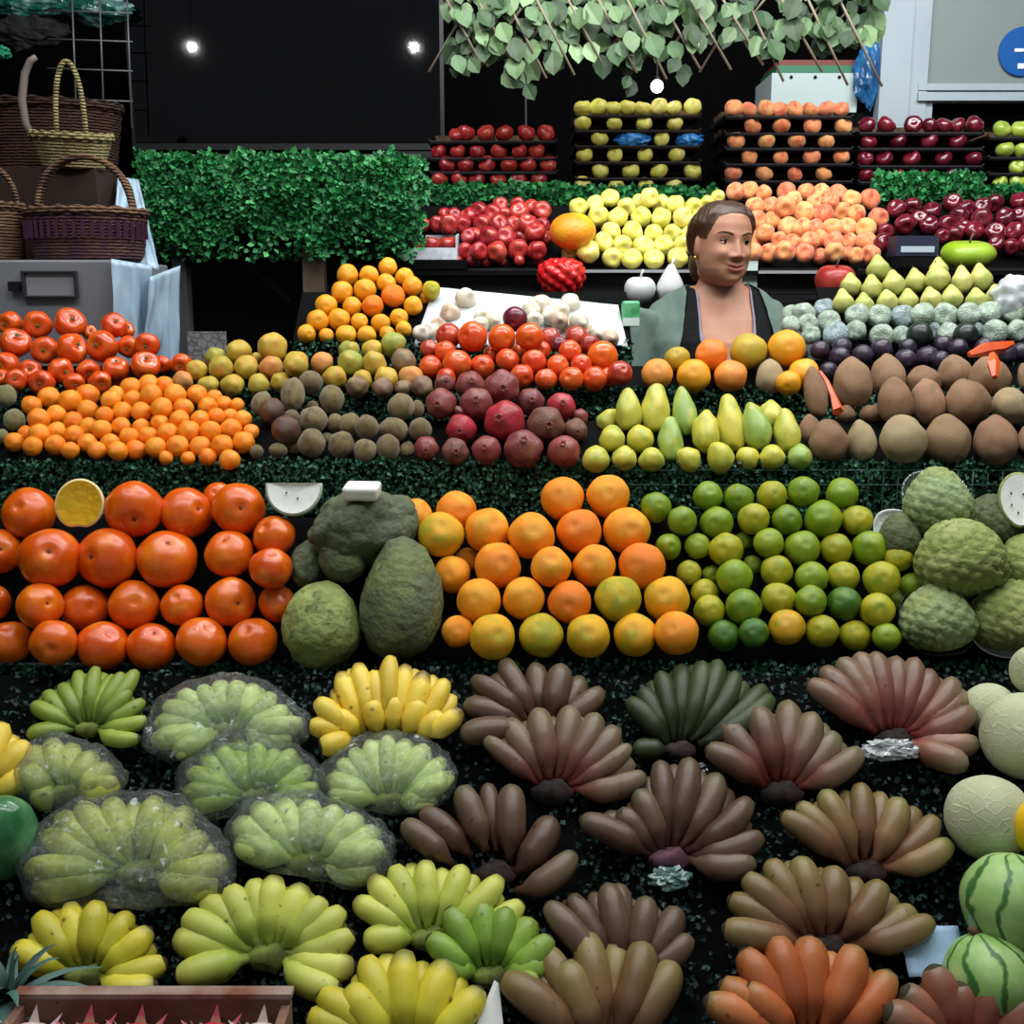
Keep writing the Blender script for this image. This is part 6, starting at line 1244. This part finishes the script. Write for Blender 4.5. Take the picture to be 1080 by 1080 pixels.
for s_ in (-1, 1):
    ex, ez = s_ * .032, .0005; sx_ = head_pt(math.asin(min(.99, (abs(ex) / interp(0)[0]) ** (1 / .88))) * s_, ez); ec = Vector((ex, sx_.y + .0098, ez))
    vs, fs = rev(p_round, 24, 16); M = HM @ Matrix.Translation(ec) @ Matrix.Rotation(s_ * .25, 4, 'Z') @ Matrix.Rotation(PI / 2, 4, 'X') @ Matrix.Diagonal((.0122,) * 3 + (1,))
    e = obj('eye', mesh('eye', [M @ v for v in vs], fs, EYEW), wm); e.matrix_parent_inverse = wm_inv
    gz = Matrix.Rotation(.20, 4, 'Z'); ir = MB().lathe([(.001, .0128), (.003, .01275), (.0066, .0117), (.0068, .0105)], 18, 0, HM @ Matrix.Translation(ec) @ gz @ Matrix.Rotation(PI / 2, 4, 'X'))
    o = obj('iris', mesh('iris', ir.v, ir.f, IRIS), e)
    for nm, t0, t1 in (('upper_lid', .38, 1.25), ('lower_lid', -.40, -1.2)):
        vv, ff = [], []
        for i in range(9):
            for j in range(17):
                lon = -1.25 + 2.5 * j / 16; lat = (t0 * math.cos(lon) ** .6 if math.cos(lon) > 0 else 0) * (1 - i / 8) + t1 * i / 8; r_ = .0134 + .0012 * (1 - i / 8)
                vv.append(HM @ (ec + Vector((r_ * math.sin(lon) * math.cos(lat), -r_ * math.cos(lon) * math.cos(lat), r_ * math.sin(lat)))))
        for i in range(8):
            for j in range(16): ff.append((i * 17 + j, i * 17 + j + 1, (i + 1) * 17 + j + 1, (i + 1) * 17 + j))
        o = obj(nm, mesh(nm, vv, ff, SKIN), wm); o.matrix_parent_inverse = wm_inv
        if nm == 'upper_lid':
            lb_ = MB().tube([vv[j] for j in range(17)], .0016, 5); o = obj('lash_line', mesh('lash_line', lb_.v, lb_.f, IRIS), wm); o.matrix_parent_inverse = wm_inv
    b = MB(); P = []
    for i in range(9):
        u = i / 8; x = s_ * (.014 + .040 * u); z = .0195 + .009 * math.sin(u * 2.2) - .003 * u; a = math.asin(min(.99, (abs(x) / interp(z)[0]) ** (1 / .88))) * s_; P.append(HM @ (head_pt(a, z) + Vector((0, -.0012, 0))))
    b.tube(P, [.0014, .0022, .0026, .0027, .0025, .0022, .0018, .0013, .0008], 6); o = obj('eyebrow', mesh('eyebrow', b.v, b.f, BROW), wm); o.matrix_parent_inverse = wm_inv
    o = obj('earring', MB().lathe([(.001, .005), (.004, .003), (.005, 0), (.004, -.003), (.001, -.005)], 12, 0, HM @ Matrix.Translation((s_ * .082, .004, -.042))).me('earring', GOLD, True), wm); o.matrix_parent_inverse = wm_inv
for nm, zt0, zb0 in (('upper_lip', -.0625, -.0704), ('lower_lip', -.0712, -.0805)):
    vv, ff = [], []
    for i in range(9):
        for j in range(25):
            x = -.0300 + .060 * j / 24; ed = (1 - (abs(x) / .0301) ** 2.2); zz = zt0 + (zb0 - zt0) * i / 8; mid = -.0708
            z = mid + (zz - mid) * ed + 10.5 * x * x
            if nm == 'upper_lip' and i < 3: z -= .0012 * math.exp(-(x / .004) ** 2)
            a = math.copysign(math.asin(min(.99, (abs(x) / interp(z)[0]) ** (1 / .88))), x) if abs(x) > 1e-6 else 0
            vv.append(HM @ (head_pt(a, z) + Vector((0, -.0011, 0))))
    for i in range(8):
        for j in range(24): ff.append((i * 25 + j, i * 25 + j + 1, (i + 1) * 25 + j + 1, (i + 1) * 25 + j))
    o = obj(nm, mesh(nm, vv, ff, LIP), wm); o.matrix_parent_inverse = wm_inv
relax(); spawn()
# ---------------------------------------------------------------- light: lamps of the hall, the open front and added lamps
def area(name, loc, size, energy, rot, col=(1, 1, 1), sy=None):
    l = bpy.data.lights.new(name, 'AREA'); l.energy = energy; l.size = size; l.color = col
    if sy: l.shape = 'RECTANGLE'; l.size_y = sy
    o = bpy.data.objects.new(name, l); o.location = loc; o.rotation_euler = rot; C.objects.link(o); return o
area('lamp_row_front', (0, .9, 3.7), 4.2, 48, (math.radians(12), 0, 0), (.97, .99, 1), .5)
area('lamp_row_middle', (0, 2.2, 3.7), 4.2, 26, (0, 0, 0), (.97, .99, 1), .3)
area('lamp_row_back', (.7, 2.85, 3.2), 3.0, 66, (math.radians(28), 0, 0), (.97, .99, 1), .4)
area('added_shelf_fill', (1.15, 1.7, 2.85), 1.5, 16, (math.radians(62), 0, 0), (.97, .99, 1), .25)  # unseen lamp added to brighten the tray stacks from the front
for (x, Y, z, l) in ((.35, 1.35, 2.8, 'added unseen bulb over the middle of the banana slope'), (1.35, 1.5, 2.8, 'added unseen bulb over the melon end of the stand'), (-1.15, 1.2, 3.62, 'added unseen bulb high over the persimmon end'), (-.25, 1.1, 3.62, 'added unseen bulb high over the green bananas'),(at(203, 50, 6.8).x, 1.8, at(203, 50, 6.8).z, 'bare bulb above the aisle, outermost'), (at(437, 50, 6.8).x, 1.8, at(437, 50, 6.8).z, 'bare bulb above the banana slope')):  # all but the pair mirrored in the television are added for fruit highlights
    tv = Y == 1.8; bulb(l, Vector((x, Y, z)), .017 if tv else .05, 4.0 - z)
    p = bpy.data.lights.new('bulb_light', 'POINT'); p.energy = 30; p.shadow_soft_size = .019 if tv else .054; o = bpy.data.objects.new('bulb_light', p); o.location = (x, Y, z); C.objects.link(o)
w = bpy.data.worlds.new('hall'); sc.world = w; w.use_nodes = True; w.node_tree.nodes['Background'].inputs[0].default_value = (.82, .88, .92, 1); w.node_tree.nodes['Background'].inputs[1].default_value = .24
vs_ = sc.view_settings; vs_.view_transform = 'Standard'; vs_.look = 'None'; vs_.gamma = 1; vs_.use_curve_mapping = False; vs_.exposure = 0
sc.cycles.transparent_max_bounces = 16; sc.cycles.max_bounces = 6
sc.cycles.use_denoising = True
